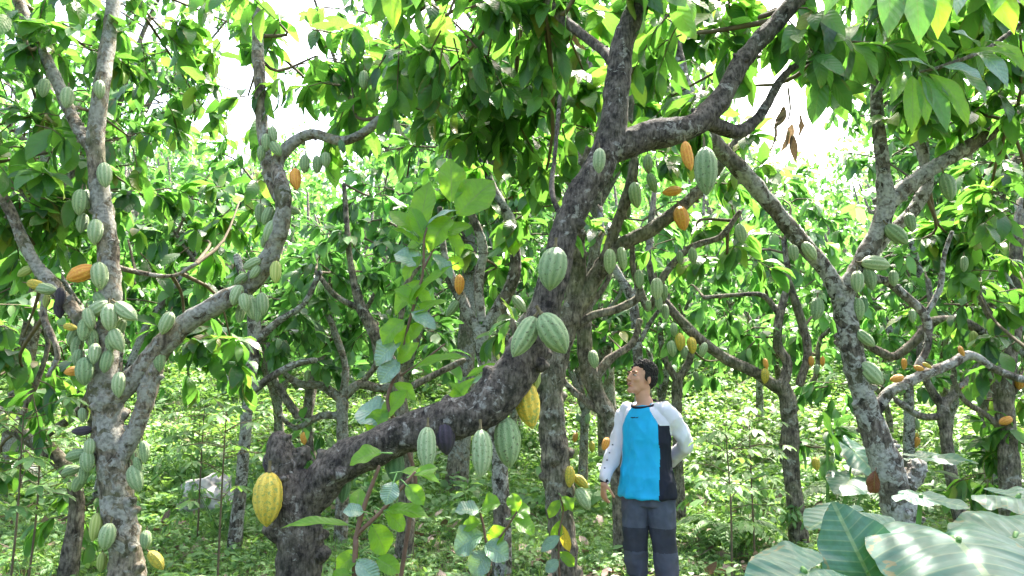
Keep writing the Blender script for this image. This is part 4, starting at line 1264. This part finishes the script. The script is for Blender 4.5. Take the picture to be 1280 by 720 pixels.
leaves(b, W(1094, 588, 4.3), (-.25, -.1, -1), (-.6, -.8, 0), .15, .075, 1.1, 'hi', 0, fold=.9, wave=.2)
tube(b, [W(1096, 588, 4.34), W(1095, 584, 4.32), W(1094, 588, 4.3)], [.002, .002, .002], sides=5, seg=2, mi=1)
o = link('blade', b.mesh('blade', [M['dead'], M['stem']], dl.location), dl)
# withered brown leaves hanging under the big dark limb
for k, (px, py) in enumerate([(985, 150), (700, 20)]):
    w_root = empty('withered_leaves', W(px, py, 3.6), ['bunch of withered brown leaves hanging right of the dark limb fork', 'bunch of withered brown leaves hanging at the top centre'][k], 'dead leaves', 'withered leaf bunches')
    b = Buf()
    n_ = 9
    leaves(b, np.array(W(px, py, 3.6)) + rng.normal(0, .03, (n_, 3)), np.column_stack([rng.normal(0, .25, (n_, 2)), -np.ones(n_)]), rdir(n_) + np.array([0, -.8, 0]), rng.uniform(.09, .17, n_), .04, rng.uniform(.2, .8, n_), 'mid', 0, fold=.5, wave=.15)
    tube(b, [W(px, py - 40, 3.7), W(px + 3, py - 15, 3.65), W(px, py, 3.6)], [.006, .005, .004], sides=5, seg=2, mi=1)
    link('blades', b.mesh('blades', [M['dry'], M['twig']], w_root.location), w_root)


# ------------------------------------------------------------------ understory plants
def proto_plant(kind, seed):
    global rng
    keep, rng = rng, np.random.default_rng(seed)
    st, fo = Buf(), Buf()
    if kind == 'lobed':            # slender stem, lobed hand-shaped leaves
        H = rng.uniform(.9, 1.25)
        tube(st, [(0, 0, -.03), (.02, .01, H * .5), (rng.uniform(-.06, .06), 0, H)], [.0075, .006, .003], sides=6, seg=4)
        for k in range(17):
            z = H * (1 - .5 * rng.uniform(0, 1) ** 1.4)
            a = k * 2.4
            h = np.array([math.cos(a), math.sin(a), rng.uniform(-.05, .5)])
            ln = rng.uniform(.14, .3)
            p0 = np.array([0.02, 0.01, z]); p1 = p0 + h * ln
            tube(st, [p0, (p0 + p1) / 2 + np.array([0, 0, .02]), p1], [.003, .0025, .002], sides=4, seg=1)
            nl = 6
            ang = np.linspace(-1.9, 1.9, nl) + a
            dr = np.column_stack([np.cos(ang), np.sin(ang), np.full(nl, -.25)])
            LL = rng.uniform(.09, .14) * (1 - .25 * np.abs(np.linspace(-1, 1, nl)))
            leaves(fo, np.repeat(p1[None], nl, 0), dr, np.array([0, 0, 1.]) + rdir(nl) * .15, LL, LL * .36, .5, 'lo', 0)
    elif kind == 'broad':
        for s in range(4):
            a = rng.uniform(0, 6.28)
            H = rng.uniform(.3, .6)
            top = np.array([math.cos(a) * .18, math.sin(a) * .18, H])
            tube(st, [(0, 0, -.02), top * .5 + np.array([0, 0, .06]), top], [.006, .005, .003], sides=5, seg=3)
            for k in range(8):
                t = .35 + .65 * k / 7
                p = top * t
                dr = rdir()[0]; dr[2] = rng.uniform(-.2, .3)
                leaves(fo, p + dr * .03, dr, np.array([0, 0, 1.]) + rdir()[0] * .3, rng.uniform(.1, .17), rng.uniform(.065, .1), rng.uniform(.3, .9), 'mid', 0)
    elif kind == 'fern':
        for k in range(11):
            a = k * .571 * 1.05 + rng.uniform(-.2, .2)
            h = np.array([math.cos(a), math.sin(a), 0])
            ln = rng.uniform(.35, .55)
            pts = [np.array([0, 0, .0]), h * ln * .35 + np.array([0, 0, .26]), h * ln * .75 + np.array([0, 0, .30]), h * ln * 1.1 + np.array([0, 0, .17])]
            path, _ = tube(st, pts, [.004, .003, .002, .001], sides=4, seg=6)
            for i in range(3, len(path) - 2):
                tt = i / len(path)
                LL = .15 * math.sin(math.pi * min(1, .15 + tt * .85)) + .02
                sd = np.cross(h, [0, 0, 1])
                for sg in (-1, 1):
                    leaves(fo, path[i], sd * sg + h * .5 + np.array([0, 0, -.12]), (0, 0, 1), LL, LL * .28, .5, 'lo', 0)
    elif kind == 'bush':
        for s in range(9):
            dv = rdir()[0]; dv[2] = abs(dv[2]) + .5; dv /= np.linalg.norm(dv)
            H = rng.uniform(.45, .95)
            tube(st, [(0, 0, -.02), dv * H * .5, dv * H], [.006, .005, .002], sides=4, seg=2)
            for k in range(5):
                twig_spray(fo, dv * H * rng.uniform(.25, 1), rdir()[0], rng.uniform(.12, .22), 7, .10, 'lo', 0, 1, .0025)
    rng = keep
    return st.mesh('stem', [M['twig' if kind == 'lobed' else 'greenstem']]), fo.mesh('foliage', [M['weed'], M['greenstem']])


PP = {k: [proto_plant(k, 40 + i * 7 + len(k)) for i in range(2)] for k in ('lobed', 'broad', 'fern', 'bush')}
NM = {'lobed': ('lobed_leaf_plant', 'plant'), 'broad': ('broad_leaf_plant', 'plant'), 'fern': ('fern', 'fern'), 'bush': ('bush', 'bush')}


def plant(kind, x, y, sc, label, group):
    st, fo = PP[kind][int(rng.integers(2))]
    root = empty(NM[kind][0], (x, y, gz(x, y)), label, NM[kind][1], group)
    root.rotation_euler = (0, 0, rng.uniform(0, 6.28))
    root.scale = (sc, sc, sc)
    link('stem', st, root)
    link('foliage', fo, root)
    return root


def px_plant(kind, px, d, sc, label, group):
    return plant(kind, W(px, 500, d).x, d, sc, label, group)


px_plant('lobed', 905, 4.9, 1.05, 'slender dark stemmed weed standing right of the man', 'slender lobed leaf plants')
px_plant('lobed', 936, 6.2, 1.1, 'slender plant farther back between the man and the right tree', 'slender lobed leaf plants')
px_plant('lobed', 283, 5.7, 1.2, 'tall slender plant with lobed leaves in front of the boulder', 'slender lobed leaf plants')
px_plant('lobed', 256, 7.2, 1.2, 'thin stemmed plant just left of the boulder', 'slender lobed leaf plants')
px_plant('lobed', 30, 4.8, 1.15, 'tall leafy plant at the left edge below the dark limb', 'slender lobed leaf plants')
px_plant('lobed', 52, 5.2, 1.1, 'dark stemmed leafy plant second from the left edge', 'slender lobed leaf plants')
px_plant('fern', 236, 4.8, .95, 'silvery fern right of the foot of the left lichen spotted tree', 'ferns')
px_plant('fern', 20, 3.9, .8, 'fern in the bottom left corner', 'ferns')
px_plant('fern', 1215, 5.0, .9, 'fern right of the foot of the right lichen tree', 'ferns')
px_plant('fern', 900, 6.8, .9, 'fern in the shade behind the man', 'ferns')
px_plant('broad', 105, 3.8, .9, 'low broad leaved plant at the foot of the left lichen spotted tree', 'low broad leaved plants')
px_plant('broad', 60, 4.4, .9, 'low broad leaved plant near the bottom left corner', 'low broad leaved plants')
px_plant('broad', 215, 4.2, .8, 'low broad leaved plant under the silvery fern', 'low broad leaved plants')
px_plant('broad', 545, 3.7, .7, 'low broad leaved plant below the pale hanging pods', 'low broad leaved plants')
px_plant('broad', 655, 4.2, .8, 'low broad leaved plant left of the knobbly tree foot', 'low broad leaved plants')
px_plant('broad', 975, 3.9, .8, 'low broad leaved plant left of the glossy elephant ears', 'low broad leaved plants')
px_plant('broad', 1225, 4.0, .9, 'low broad leaved plant behind the bottom right elephant ear', 'low broad leaved plants')
px_plant('broad', 940, 4.6, .8, 'low broad leaved plant between the man and the elephant ears', 'low broad leaved plants')
px_plant('broad', 415, 4.0, .8, 'low broad leaved plant behind the reddish sapling', 'low broad leaved plants')
for k in range(46):
    y = math.sqrt(rng.uniform(6.3 ** 2, 15 ** 2))
    x = rng.uniform(-.78, .78) * y
    if abs(x - .98) < .5 and y < 7.5:
        continue
    kd = ['bush', 'broad', 'bush', 'broad', 'fern', 'broad', 'bush', 'lobed'][k % 8]
    lb = {'bush': 'leafy green bush in the undergrowth between the background trunks', 'lobed': 'slender stemmed plant in the undergrowth between the background trunks',
          'broad': 'broad leaved weed in the undergrowth between the background trunks', 'fern': 'fern in the undergrowth between the background trunks'}[kd]
    plant(kd, x, y, rng.uniform(.8, 1.35), lb, 'background ' + kd + ' plants' if kd != 'fern' else 'background ferns')

# ------------------------------------------------------------------ the man
import bmesh
PD = 5.4
pz = W(812, 748, PD)
man = empty('person', (pz.x, PD, gz(pz.x, PD)), 'man in a cyan and white long sleeved shirt looking up at the pods', 'person')
M['skin'] = plain('skin', (0.50, 0.26, 0.17), .5, .4, nscale=20, namt=.08)
M['hair'] = plain('hair', (0.012, 0.010, 0.010), .65, .25, bump=1.0, bscale=90)
M['cyan'] = plain('cyan_cloth', (0.006, 0.36, 0.66), .6, .3, nscale=9, namt=.08, bump=.25, bscale=14)
M['white'] = plain('white_cloth', (0.62, 0.61, 0.70), .7, .2, nscale=9, namt=.07, bump=.3, bscale=14)
M['navy'] = plain('black_cloth', (0.012, 0.014, 0.028), .7, .2)
M['slate'] = plain('slate_cloth', (0.07, 0.08, 0.11), .85, .15, nscale=12, namt=.2, bump=.4, bscale=16)
M['patch'] = plain('dark_cloth', (0.038, 0.042, 0.056), .85, .15, nscale=12, namt=.2, bump=.3, bscale=16)
M['eyew'] = plain('eye_white', (0.42, 0.38, 0.35), .3, .5)
M['iris'] = plain('iris', (0.02, 0.012, 0.01), .2, .5)
M['lip'] = plain('lip', (0.42, 0.17, 0.14), .5, .4)
M['shoe'] = plain('shoe', (0.03, 0.028, 0.026), .7, .3, nscale=20)
M['sole'] = plain('sole', (0.09, 0.085, 0.08), .8, .2)


def Pp(px, py, off=0.0):
    return np.array(W(px, py, PD + off))


class Solid:
    """closed primitives, fused by a voxel remesh into one continuous surface"""
    def __init__(s):
        s.b = Buf()

    def limb(s, pts, rad, sides=16, seg=4):
        pts = [np.array(p, float) for p in pts]
        T0 = pts[0] - pts[1]; T0 = T0 / np.linalg.norm(T0)
        pts = [pts[0] + T0 * rad[0] * .9, pts[0] + T0 * rad[0] * .5] + pts
        rad = [rad[0] * .02, rad[0] * .85] + list(rad)
        tube(s.b, pts, rad, sides=sides, seg=seg)

    def rings(s, rings, yaw=0.0, sides=28):
        """rings: (centre, half width, half depth); horizontal ellipses"""
        a = np.linspace(0, 2 * math.pi, sides, endpoint=False)
        R_ = []
        c = np.array([r[0] for r in rings]); w = np.array([r[1] for r in rings]); d = np.array([r[2] for r in rings])
        q = catmull(np.column_stack([c, w, d]), 5)
        q = np.vstack([q[0] * [1, 1, 1, .02, .02], q, q[-1] * [1, 1, 1, .02, .02]])
        for r in q:
            x = np.cos(a) * r[3]; y = np.sin(a) * r[4]
            X_ = x * math.cos(yaw) - y * math.sin(yaw); Y_ = x * math.sin(yaw) + y * math.cos(yaw)
            R_.append(np.column_stack([r[0] + X_, r[1] + Y_, np.full(sides, r[2])]))
        L = len(R_)
        V = np.array(R_).reshape(-1, 3)
        idx = np.arange(L * sides).reshape(L, sides)
        f = np.stack([idx[:-1], np.roll(idx, -1, 1)[:-1], np.roll(idx, -1, 1)[1:], idx[1:]], -1).reshape(-1, 4)
        s.b.add(V, f, np.zeros((len(V), 2)))

    def ball(s, c, r, M3=None, n=18):
        th = np.linspace(0.001, math.pi - .001, n); a = np.linspace(0, 2 * math.pi, 2 * n, endpoint=False)
        V = np.stack([np.sin(th)[:, None] * np.cos(a) * r[0], np.sin(th)[:, None] * np.sin(a) * r[1], np.cos(th)[:, None] * np.ones(2 * n) * r[2]], -1).reshape(-1, 3)
        if M3 is not None:
            V = V @ M3.T
        V = V + np.array(c)
        idx = np.arange(n * 2 * n).reshape(n, 2 * n)
        f = np.stack([idx[:-1], idx[1:], np.roll(idx, -1, 1)[1:], np.roll(idx, -1, 1)[:-1]], -1).reshape(-1, 4)
        s.b.add(V, f, np.zeros((len(V), 2)))

    def fuse(s, name, mats, voxel, smooth=6, parent=man):
        me = s.b.mesh(name + '_raw', mats, parent.location if parent == man else man.location)
        ob = bpy.data.objects.new(name + '_raw', me)
        COL.objects.link(ob)
        rm = ob.modifiers.new('r', 'REMESH'); rm.mode = 'VOXEL'; rm.voxel_size = voxel; rm.use_smooth_shade = True
        sm = ob.modifiers.new('s', 'SMOOTH'); sm.factor = .5; sm.iterations = smooth
        dg = bpy.context.evaluated_depsgraph_get()
        out_ = bpy.data.meshes.new_from_object(ob.evaluated_get(dg))
        out_.name = name
        bpy.data.objects.remove(ob)
        if not out_.materials:
            for m_ in mats:
                out_.materials.append(m_)
        for p in out_.polygons:
            p.use_smooth = True
        return link(name, out_, parent)


def crease(o, amp, sc, stretch=(1, 1, 1), seed=0):
    me = o.data
    n_ = len(me.vertices)
    co = np.empty(n_ * 3, dtype=np.float32); me.vertices.foreach_get('co', co); co = co.reshape(-1, 3)
    no = np.empty(n_ * 3, dtype=np.float32); me.vertex_normals.foreach_get('vector', no); no = no.reshape(-1, 3)
    w = np.empty(n_, dtype=np.float32)
    for k in range(n_):
        p = Vector((float(co[k, 0]) * sc * stretch[0] + seed, float(co[k, 1]) * sc * stretch[1], float(co[k, 2]) * sc * stretch[2]))
        w[k] = 1 - abs(noise.noise(p)) * 2.2 + .5 * noise.noise(p * 2.1)
    me.vertices.foreach_set('co', (co + no * (amp * w)[:, None]).ravel())
    me.update()


# head frame
def rotm(yaw, pitch, roll=0):
    return np.array(Matrix.Rotation(yaw, 3, 'Z') @ Matrix.Rotation(pitch, 3, 'X') @ Matrix.Rotation(roll, 3, 'Y'))


HC = Pp(801, 473, 0)
HR = rotm(math.radians(-60), math.radians(-10))
HS = 1.04


def H(x, y, z):
    return HC + HR @ (np.array([x, y, z]) * HS)


def hb(sol, x, y, z, rx, ry, rz, rot=None):
    Rm = HR if rot is None else HR @ rot
    sol.ball(H(x, y, z), (rx * HS, ry * HS, rz * HS), Rm)


CY = math.radians(-36)      # chest yaw
sx = np.array([math.cos(CY), math.sin(CY), 0]); fy = np.array([math.sin(CY), -math.cos(CY), 0])   # his left (image right), front
body = Solid()
hb(body, 0, .018, .028, .074, .092, .082)
hb(body, 0, -.028, -.018, .063, .066, .086)
hb(body, 0, -.035, -.062, .050, .052, .045)
hb(body, 0, -.076, -.096, .029, .024, .021)
hb(body, 0, -.050, -.088, .044, .040, .026)
for s in (-1, 1):
    hb(body, s * .030, -.082, .030, .026, .011, .008)
    hb(body, s * .040, -.066, -.020, .022, .022, .022)
    hb(body, s * .011, -.103, -.027, .009, .010, .008)
    hb(body, s * .076, .012, -.012, .007, .019, .031, np.array(Matrix.Rotation(s * .25, 3, 'Z')))
    hb(body, s * .044, -.010, -.052, .016, .042, .030)
body.limb([H(0, -.090, .018), H(0, -.101, -.004), H(0, -.112, -.024)], [.009, .011, .012], seg=3)
hb(body, 0, -.088, -.056, .026, .013, .012)
nb = Pp(806, 503, .0)
body.limb([H(0, .020, -.03), (H(0, .012, -.09) + nb) / 2, nb, nb - np.array([0, 0, .06])], [.058, .053, .060, .08])
sR, sL = Pp(783, 515, .10), Pp(833, 514, -.09)        # his right (image left), his left (image right)
body.rings([(Pp(810, 612, 0), .15, .10), (Pp(809, 590, 0), .155, .105), (Pp(808, 560, 0), .135, .095), (Pp(807, 532, 0), .165, .105), (Pp(807, 515, 0), .16, .09), (Pp(806, 506, 0), .09, .07)], CY)
eR, wR = Pp(769, 561, .09), Pp(755, 602, .0)
eL, wL = Pp(857, 553, -.02), Pp(838, 582, .16)
body.limb([sR, (sR + eR) / 2, eR, (eR + wR) / 2 + np.array([0, 0, .01]), wR], [.052, .045, .038, .035, .025])
body.limb([sL, (sL + eL) / 2, eL, (eL + wL) / 2, wL], [.052, .045, .038, .035, .025])


def hand(sol, wr, d, pn, side, curl=.5, sc=1.0):
    """wr wrist, d direction to the fingers, pn palm normal (fingers curl towards it), side thumb side"""
    d = d / np.linalg.norm(d); pn = pn - d * pn.dot(d); pn /= np.linalg.norm(pn)
    t = np.cross(d, pn) * side
    M3 = np.column_stack([t, pn, d])
    sol.limb([wr, wr + d * .03 * sc], [.024 * sc, .026 * sc])
    sol.ball(wr + d * .050 * sc, (.037 * sc, .014 * sc, .046 * sc), M3)
    for k, (o_, L_) in enumerate(((.029, .070), (.010, .078), (-.009, .073), (-.027, .058))):
        p = wr + d * .085 * sc + t * o_ * sc
        pts = [wr + d * .055 * sc + t * o_ * .8 * sc, p]
        ang = .15
        cur = p
        for sg, fr in ((.45, 1), (.32, 1.4), (.23, 1.6)):
            ang += curl * .5 * fr * (1 + k * .08)
            cur = cur + (d * math.cos(ang) + pn * math.sin(ang)) * L_ * sg * sc
            pts.append(cur)
        sol.limb(pts, [.009 * sc, .0098 * sc, .0092 * sc, .0085 * sc, .0072 * sc], sides=10, seg=3)
    b0 = wr + d * .022 * sc + t * .022 * sc
    sol.limb([b0, b0 + (t * .75 + d * .6 + pn * .3) * .032 * sc, b0 + (t * .75 + d * .95 + pn * .6) * .05 * sc, b0 + (t * .6 + d * 1.2 + pn * .8) * .066 * sc], [.014 * sc, .012 * sc, .010 * sc, .0085 * sc], sides=10, seg=3)


hand(body, wR, np.array([-.08, -.12, -1.]), np.array([.8, .35, 0]), 1, .45)
hand(body, wL, wL - eL + np.array([-.1, 0, -.05]), np.array([0, -1., .2]), 1, .35)
hR, hL = Pp(796, 604, .03), Pp(825, 604, -.03)
kR, kL = Pp(794, 669, -.02), Pp(829, 669, -.06)
gR = np.array([Pp(796, 735, .05)[0], PD + .05, man.location.z + .09]); gL = np.array([Pp(834, 735, -.02)[0], PD - .03, man.location.z + .09])
body.limb([hR, (hR + kR) / 2, kR, (kR + gR) / 2, gR], [.082, .070, .052, .050, .036])
body.limb([hL, (hL + kL) / 2, kL, (kL + gL) / 2, gL], [.082, .070, .052, .050, .036])
for g in (gR, gL):
    fd = np.array([-.45, -.9, 0]); fd /= np.linalg.norm(fd)
    body.limb([g + np.array([0, 0, -.03]) - fd * .03, g + fd * .07 + np.array([0, 0, -.05]), g + fd * .14 + np.array([0, 0, -.062])], [.038, .034, .022])
body.fuse('body', [M['skin']], .0055, 5)
# lips, eyes, brows
lp = Solid(); hb(lp, 0, -.098, -.0525, .022, .007, .0042); hb(lp, 0, -.097, -.0605, .019, .007, .0050)
lp.fuse('lips', [M['lip']], .0022, 2)
for s in (-1, 1):
    ey = Solid(); hb(ey, s * .030, -.079, .008, .0135, .012, .0055)
    eo = ey.fuse('eye', [M['eyew']], .0022, 1)
    ir = Solid(); hb(ir, s * .030, -.0895, .0095, .0058, .0045, .0062)
    ir.fuse('iris', [M['iris']], .0016, 1, parent=eo)
    br = Solid(); br.limb([H(s * .012, -.094, .030), H(s * .030, -.092, .036), H(s * .048, -.078, .031)], [.003, .0042, .0025], sides=8)
    br.fuse('eyebrow', [M['hair']], .0022, 1)
# hair: short sides, fuller tufted top
hr = Solid()
hb(hr, 0, .034, .060, .079, .092, .080)
hb(hr, 0, .058, .010, .076, .066, .076)
for s in (-1, 1):
    hb(hr, s * .067, .012, .022, .010, .034, .040)
rs = np.random.default_rng(5)
for k in range(110):
    a = rs.uniform(-1.25, 1.25); e = rs.uniform(-.75, 1.0)
    x_ = math.sin(a) * .066 * math.cos(e * .6); y_ = .02 + e * .075; z_ = .028 + .080 * math.cos(a) * math.cos(max(-1, min(1, e)) * .8)
    p = np.array([x_, y_, z_ + .008])
    dv = np.array([x_ * 4, -.35 + rs.normal(0, .35), .75 + rs.normal(0, .2)])
    dv /= np.linalg.norm(dv)
    hr.limb([H(*p), H(*(p + dv * .014)), H(*(p + dv * .024 + np.array([0, -.006, 0])))], [.009 * HS, .006, .003], sides=6, seg=2)
crease(hr.fuse('hair', [M['hair']], .0042, 2), .004, 60)

# shirt
sh = Solid()
sh.rings([(Pp(809, 620, 0), .212, .162), (Pp(809, 606, 0), .204, .154), (Pp(808, 585, 0), .180, .138), (Pp(808, 560, 0), .174, .132), (Pp(808, 535, 0), .180, .132), (Pp(808, 522, 0), .172, .118), (Pp(807, 513, 0), .145, .102), (Pp(806, 508, 0), .090, .084)], CY)
dn = np.array([0, 0, -1.])
sh.limb([sR + sx * .03, sR * .9 + eR * .1, (sR + eR) / 2, eR, (eR + wR) / 2, wR + (eR - wR) * .06], [.060, .060, .057, .052, .045, .034])
sh.limb([sL - sx * .03, sL * .9 + eL * .1, (sL + eL) / 2, eL, (eL + wL) / 2, wL + (eL - wL) * .06], [.060, .060, .058, .055, .048, .035])
sh.limb([nb + np.array([0, 0, -.052]) - sx * .06, sR + np.array([0, 0, .008])], [.048, .062])
sh.limb([nb + np.array([0, 0, -.052]) + sx * .06, sL + np.array([0, 0, .008])], [.048, .062])
shirt = sh.fuse('shirt', [M['cyan'], M['white'], M['navy']], .0055, 9)


crease(shirt, .011, 6.5, (1, 1, .8), 3)
crease(shirt, .004, 15, (1, 1, .6), 8)
loc = np.array(man.location)


def seg_d(P, a, b_):
    ab = b_ - a
    t_ = np.clip(((P - a) @ ab) / ab.dot(ab), 0, 1)
    return np.linalg.norm(P - (a + t_[:, None] * ab), axis=1)


me = shirt.data
C = np.empty(len(me.polygons) * 3, dtype=np.float32); me.polygons.foreach_get('center', C)
C = C.reshape(-1, 3) + loc
ctr = Pp(808, 560, 0)
xl = (C - ctr) @ sx
fl = (C - ctr) @ fy
zz = C[:, 2]
mi = np.zeros(len(C), dtype=np.int32)
for s_, e_, w_, sg in ((sR, eR, wR, -1), (sL, eL, wL, 1)):
    da = np.minimum(seg_d(C, s_, e_), seg_d(C, e_, w_))
    za = s_[2] - .10
    lim = np.interp(zz, [za, nb[2] - .02], [.148, .062])
    mi[(da < .078) & ((xl * sg) > .135)] = 1
    mi[(zz > za) & (xl * sg > lim)] = 1
    mi[(sg > 0) & (C[:, 0] > ctr[0] + .192)] = 1
    mi[(seg_d(C, e_, w_) < .09) & (((C - ctr) @ sx / .20) ** 2 + (fl / .155) ** 2 > 1.12)] = 1
    pan = (sg > 0) & (mi == 0) & (zz < za + .03) & ((xl * sg > np.interp(zz, [man.location.z + .7, za + .03], [.146, .136])) | ((fl < -.02) & (xl > -.05)))
    mi[pan] = 2
    da2 = seg_d(C, e_, w_)
me.polygons.foreach_set('material_index', mi)
# collar, cuffs, chest mark
co = Solid()
cc = nb + np.array([0, 0, -.008])
a = np.linspace(0, 2 * math.pi, 25)
pts = [cc + sx * math.cos(q) * .090 + fy * math.sin(q) * .098 + np.array([0, 0, -.002 - .026 * math.sin(q)]) for q in a]
tube(co.b, pts, [.010] * 25, sides=8, seg=2, cap=False)
link('collar', co.b.mesh('collar', [M['navy']], man.location), shirt)
for w_, e_ in ((wR, eR), (wL, eL)):
    q = w_ + (e_ - w_) * .045
    dd_ = (w_ - e_) / np.linalg.norm(w_ - e_)
    cu = Buf(); tube(cu, [q - dd_ * .012, q + dd_ * .006], [.038, .036], sides=16, seg=2)
    link('cuff', cu.mesh('cuff', [M['navy']], man.location), shirt)
# trousers
tr_ = Solid()
tr_.rings([(Pp(810, 630, 0), .165, .115), (Pp(810, 612, 0), .175, .122), (Pp(809, 590, 0), .165, .115)], CY)
tr_.limb([hR, (hR + kR) / 2, kR, (kR + gR) / 2, gR + np.array([0, 0, .0])], [.096, .095, .079, .076, .072])
tr_.limb([hL, (hL + kL) / 2, kL, (kL + gL) / 2, gL + np.array([0, 0, .0])], [.096, .097, .082, .079, .075])
trou = tr_.fuse('trousers', [M['slate'], M['patch']], .0075, 6)
crease(trou, .011, 7, (1, 1, .8), 9)
crease(trou, .003, 14, (1, 1, .7), 2)
me = trou.data
C = np.empty(len(me.polygons) * 3, dtype=np.float32); me.polygons.foreach_get('center', C)
C = C.reshape(-1, 3) + loc
h = C[:, 2] - man.location.z
cx = np.where(C[:, 0] < (kR[0] + kL[0]) / 2, kR[0], kL[0])
top = np.interp((C[:, 0] - cx), [-.09, 0, .09], [.425, .42, .43])
me.polygons.foreach_set('material_index', ((h < top) & (h > .26) & (C[:, 1] < PD + .02)).astype(np.int32))
for g in (gR, gL):
    fd = np.array([-.45, -.9, 0]); fd /= np.linalg.norm(fd)
    s_ = Solid()
    z0 = man.location.z
    s_.limb([np.array([*(g - fd * .05)[:2], z0 + .05]), np.array([*(g + fd * .06)[:2], z0 + .045]), np.array([*(g + fd * .17)[:2], z0 + .035])], [.045, .047, .034])
    s_.limb([np.array([*(g - fd * .015)[:2], z0 + .05]), np.array([*(g - fd * .01)[:2], z0 + .13])], [.05, .048])
    so_ = s_.fuse('shoe', [M['shoe']], .008, 4)
    s2 = Solid()
    s2.rings([(np.array([*(g + fd * .06)[:2], z0 + .002]), .045, .135), (np.array([*(g + fd * .06)[:2], z0 + .02]), .046, .136)], math.atan2(fd[1], fd[0]) + math.pi / 2)
    s2.fuse('sole', [M['sole']], .007, 2, parent=so_)
# small dark chest mark and sleeve marks, thin raised print
def surf_patch(name, px, py, w, hgt, mat, parent, shape=None):
    dg = bpy.context.evaluated_depsgraph_get()
    o_ = Vector((0, 0, CAMZ)); d_ = (W(px, py, PD) - o_).normalized()
    hit, nloc, nn_, _i = shirt.ray_cast(o_ - man.location, d_)
    if not hit:
        return
    bm = bmesh.new()
    pts = shape or [(-1, -.3), (-.5, .6), (-.35, 0), (.1, .7), (.2, -.05), (1, .9), (.6, -.5), (0, -.4), (-.4, -.6)]
    right = Vector((0, 0, 1)).cross(nn_).normalized(); upv = nn_.cross(right)
    vs = [bm.verts.new(nloc + nn_ * .003 + right * (a_ * w / 2) + upv * (b_ * hgt / 2)) for a_, b_ in pts]
    fc = bm.faces.new(vs)
    ex = bmesh.ops.extrude_face_region(bm, geom=[fc])
    for e_ in ex['geom']:
        if isinstance(e_, bmesh.types.BMVert):
            e_.co -= nn_ * .006
    me_ = bpy.data.meshes.new(name); bm.to_mesh(me_); bm.free(); me_.materials.append(mat)
    link(name, me_, parent)


bpy.context.view_layer.update()
surf_patch('chest_mark', 793, 522, .065, .013, M['navy'], shirt)
for px, py in ((762, 566), (759, 575), (756, 585), (766, 556)):
    surf_patch('sleeve_mark', px, py, .013, .008, M['navy'], shirt, [(-1, -1), (-1, .6), (.2, 1), (1, .2), (.6, -1)])
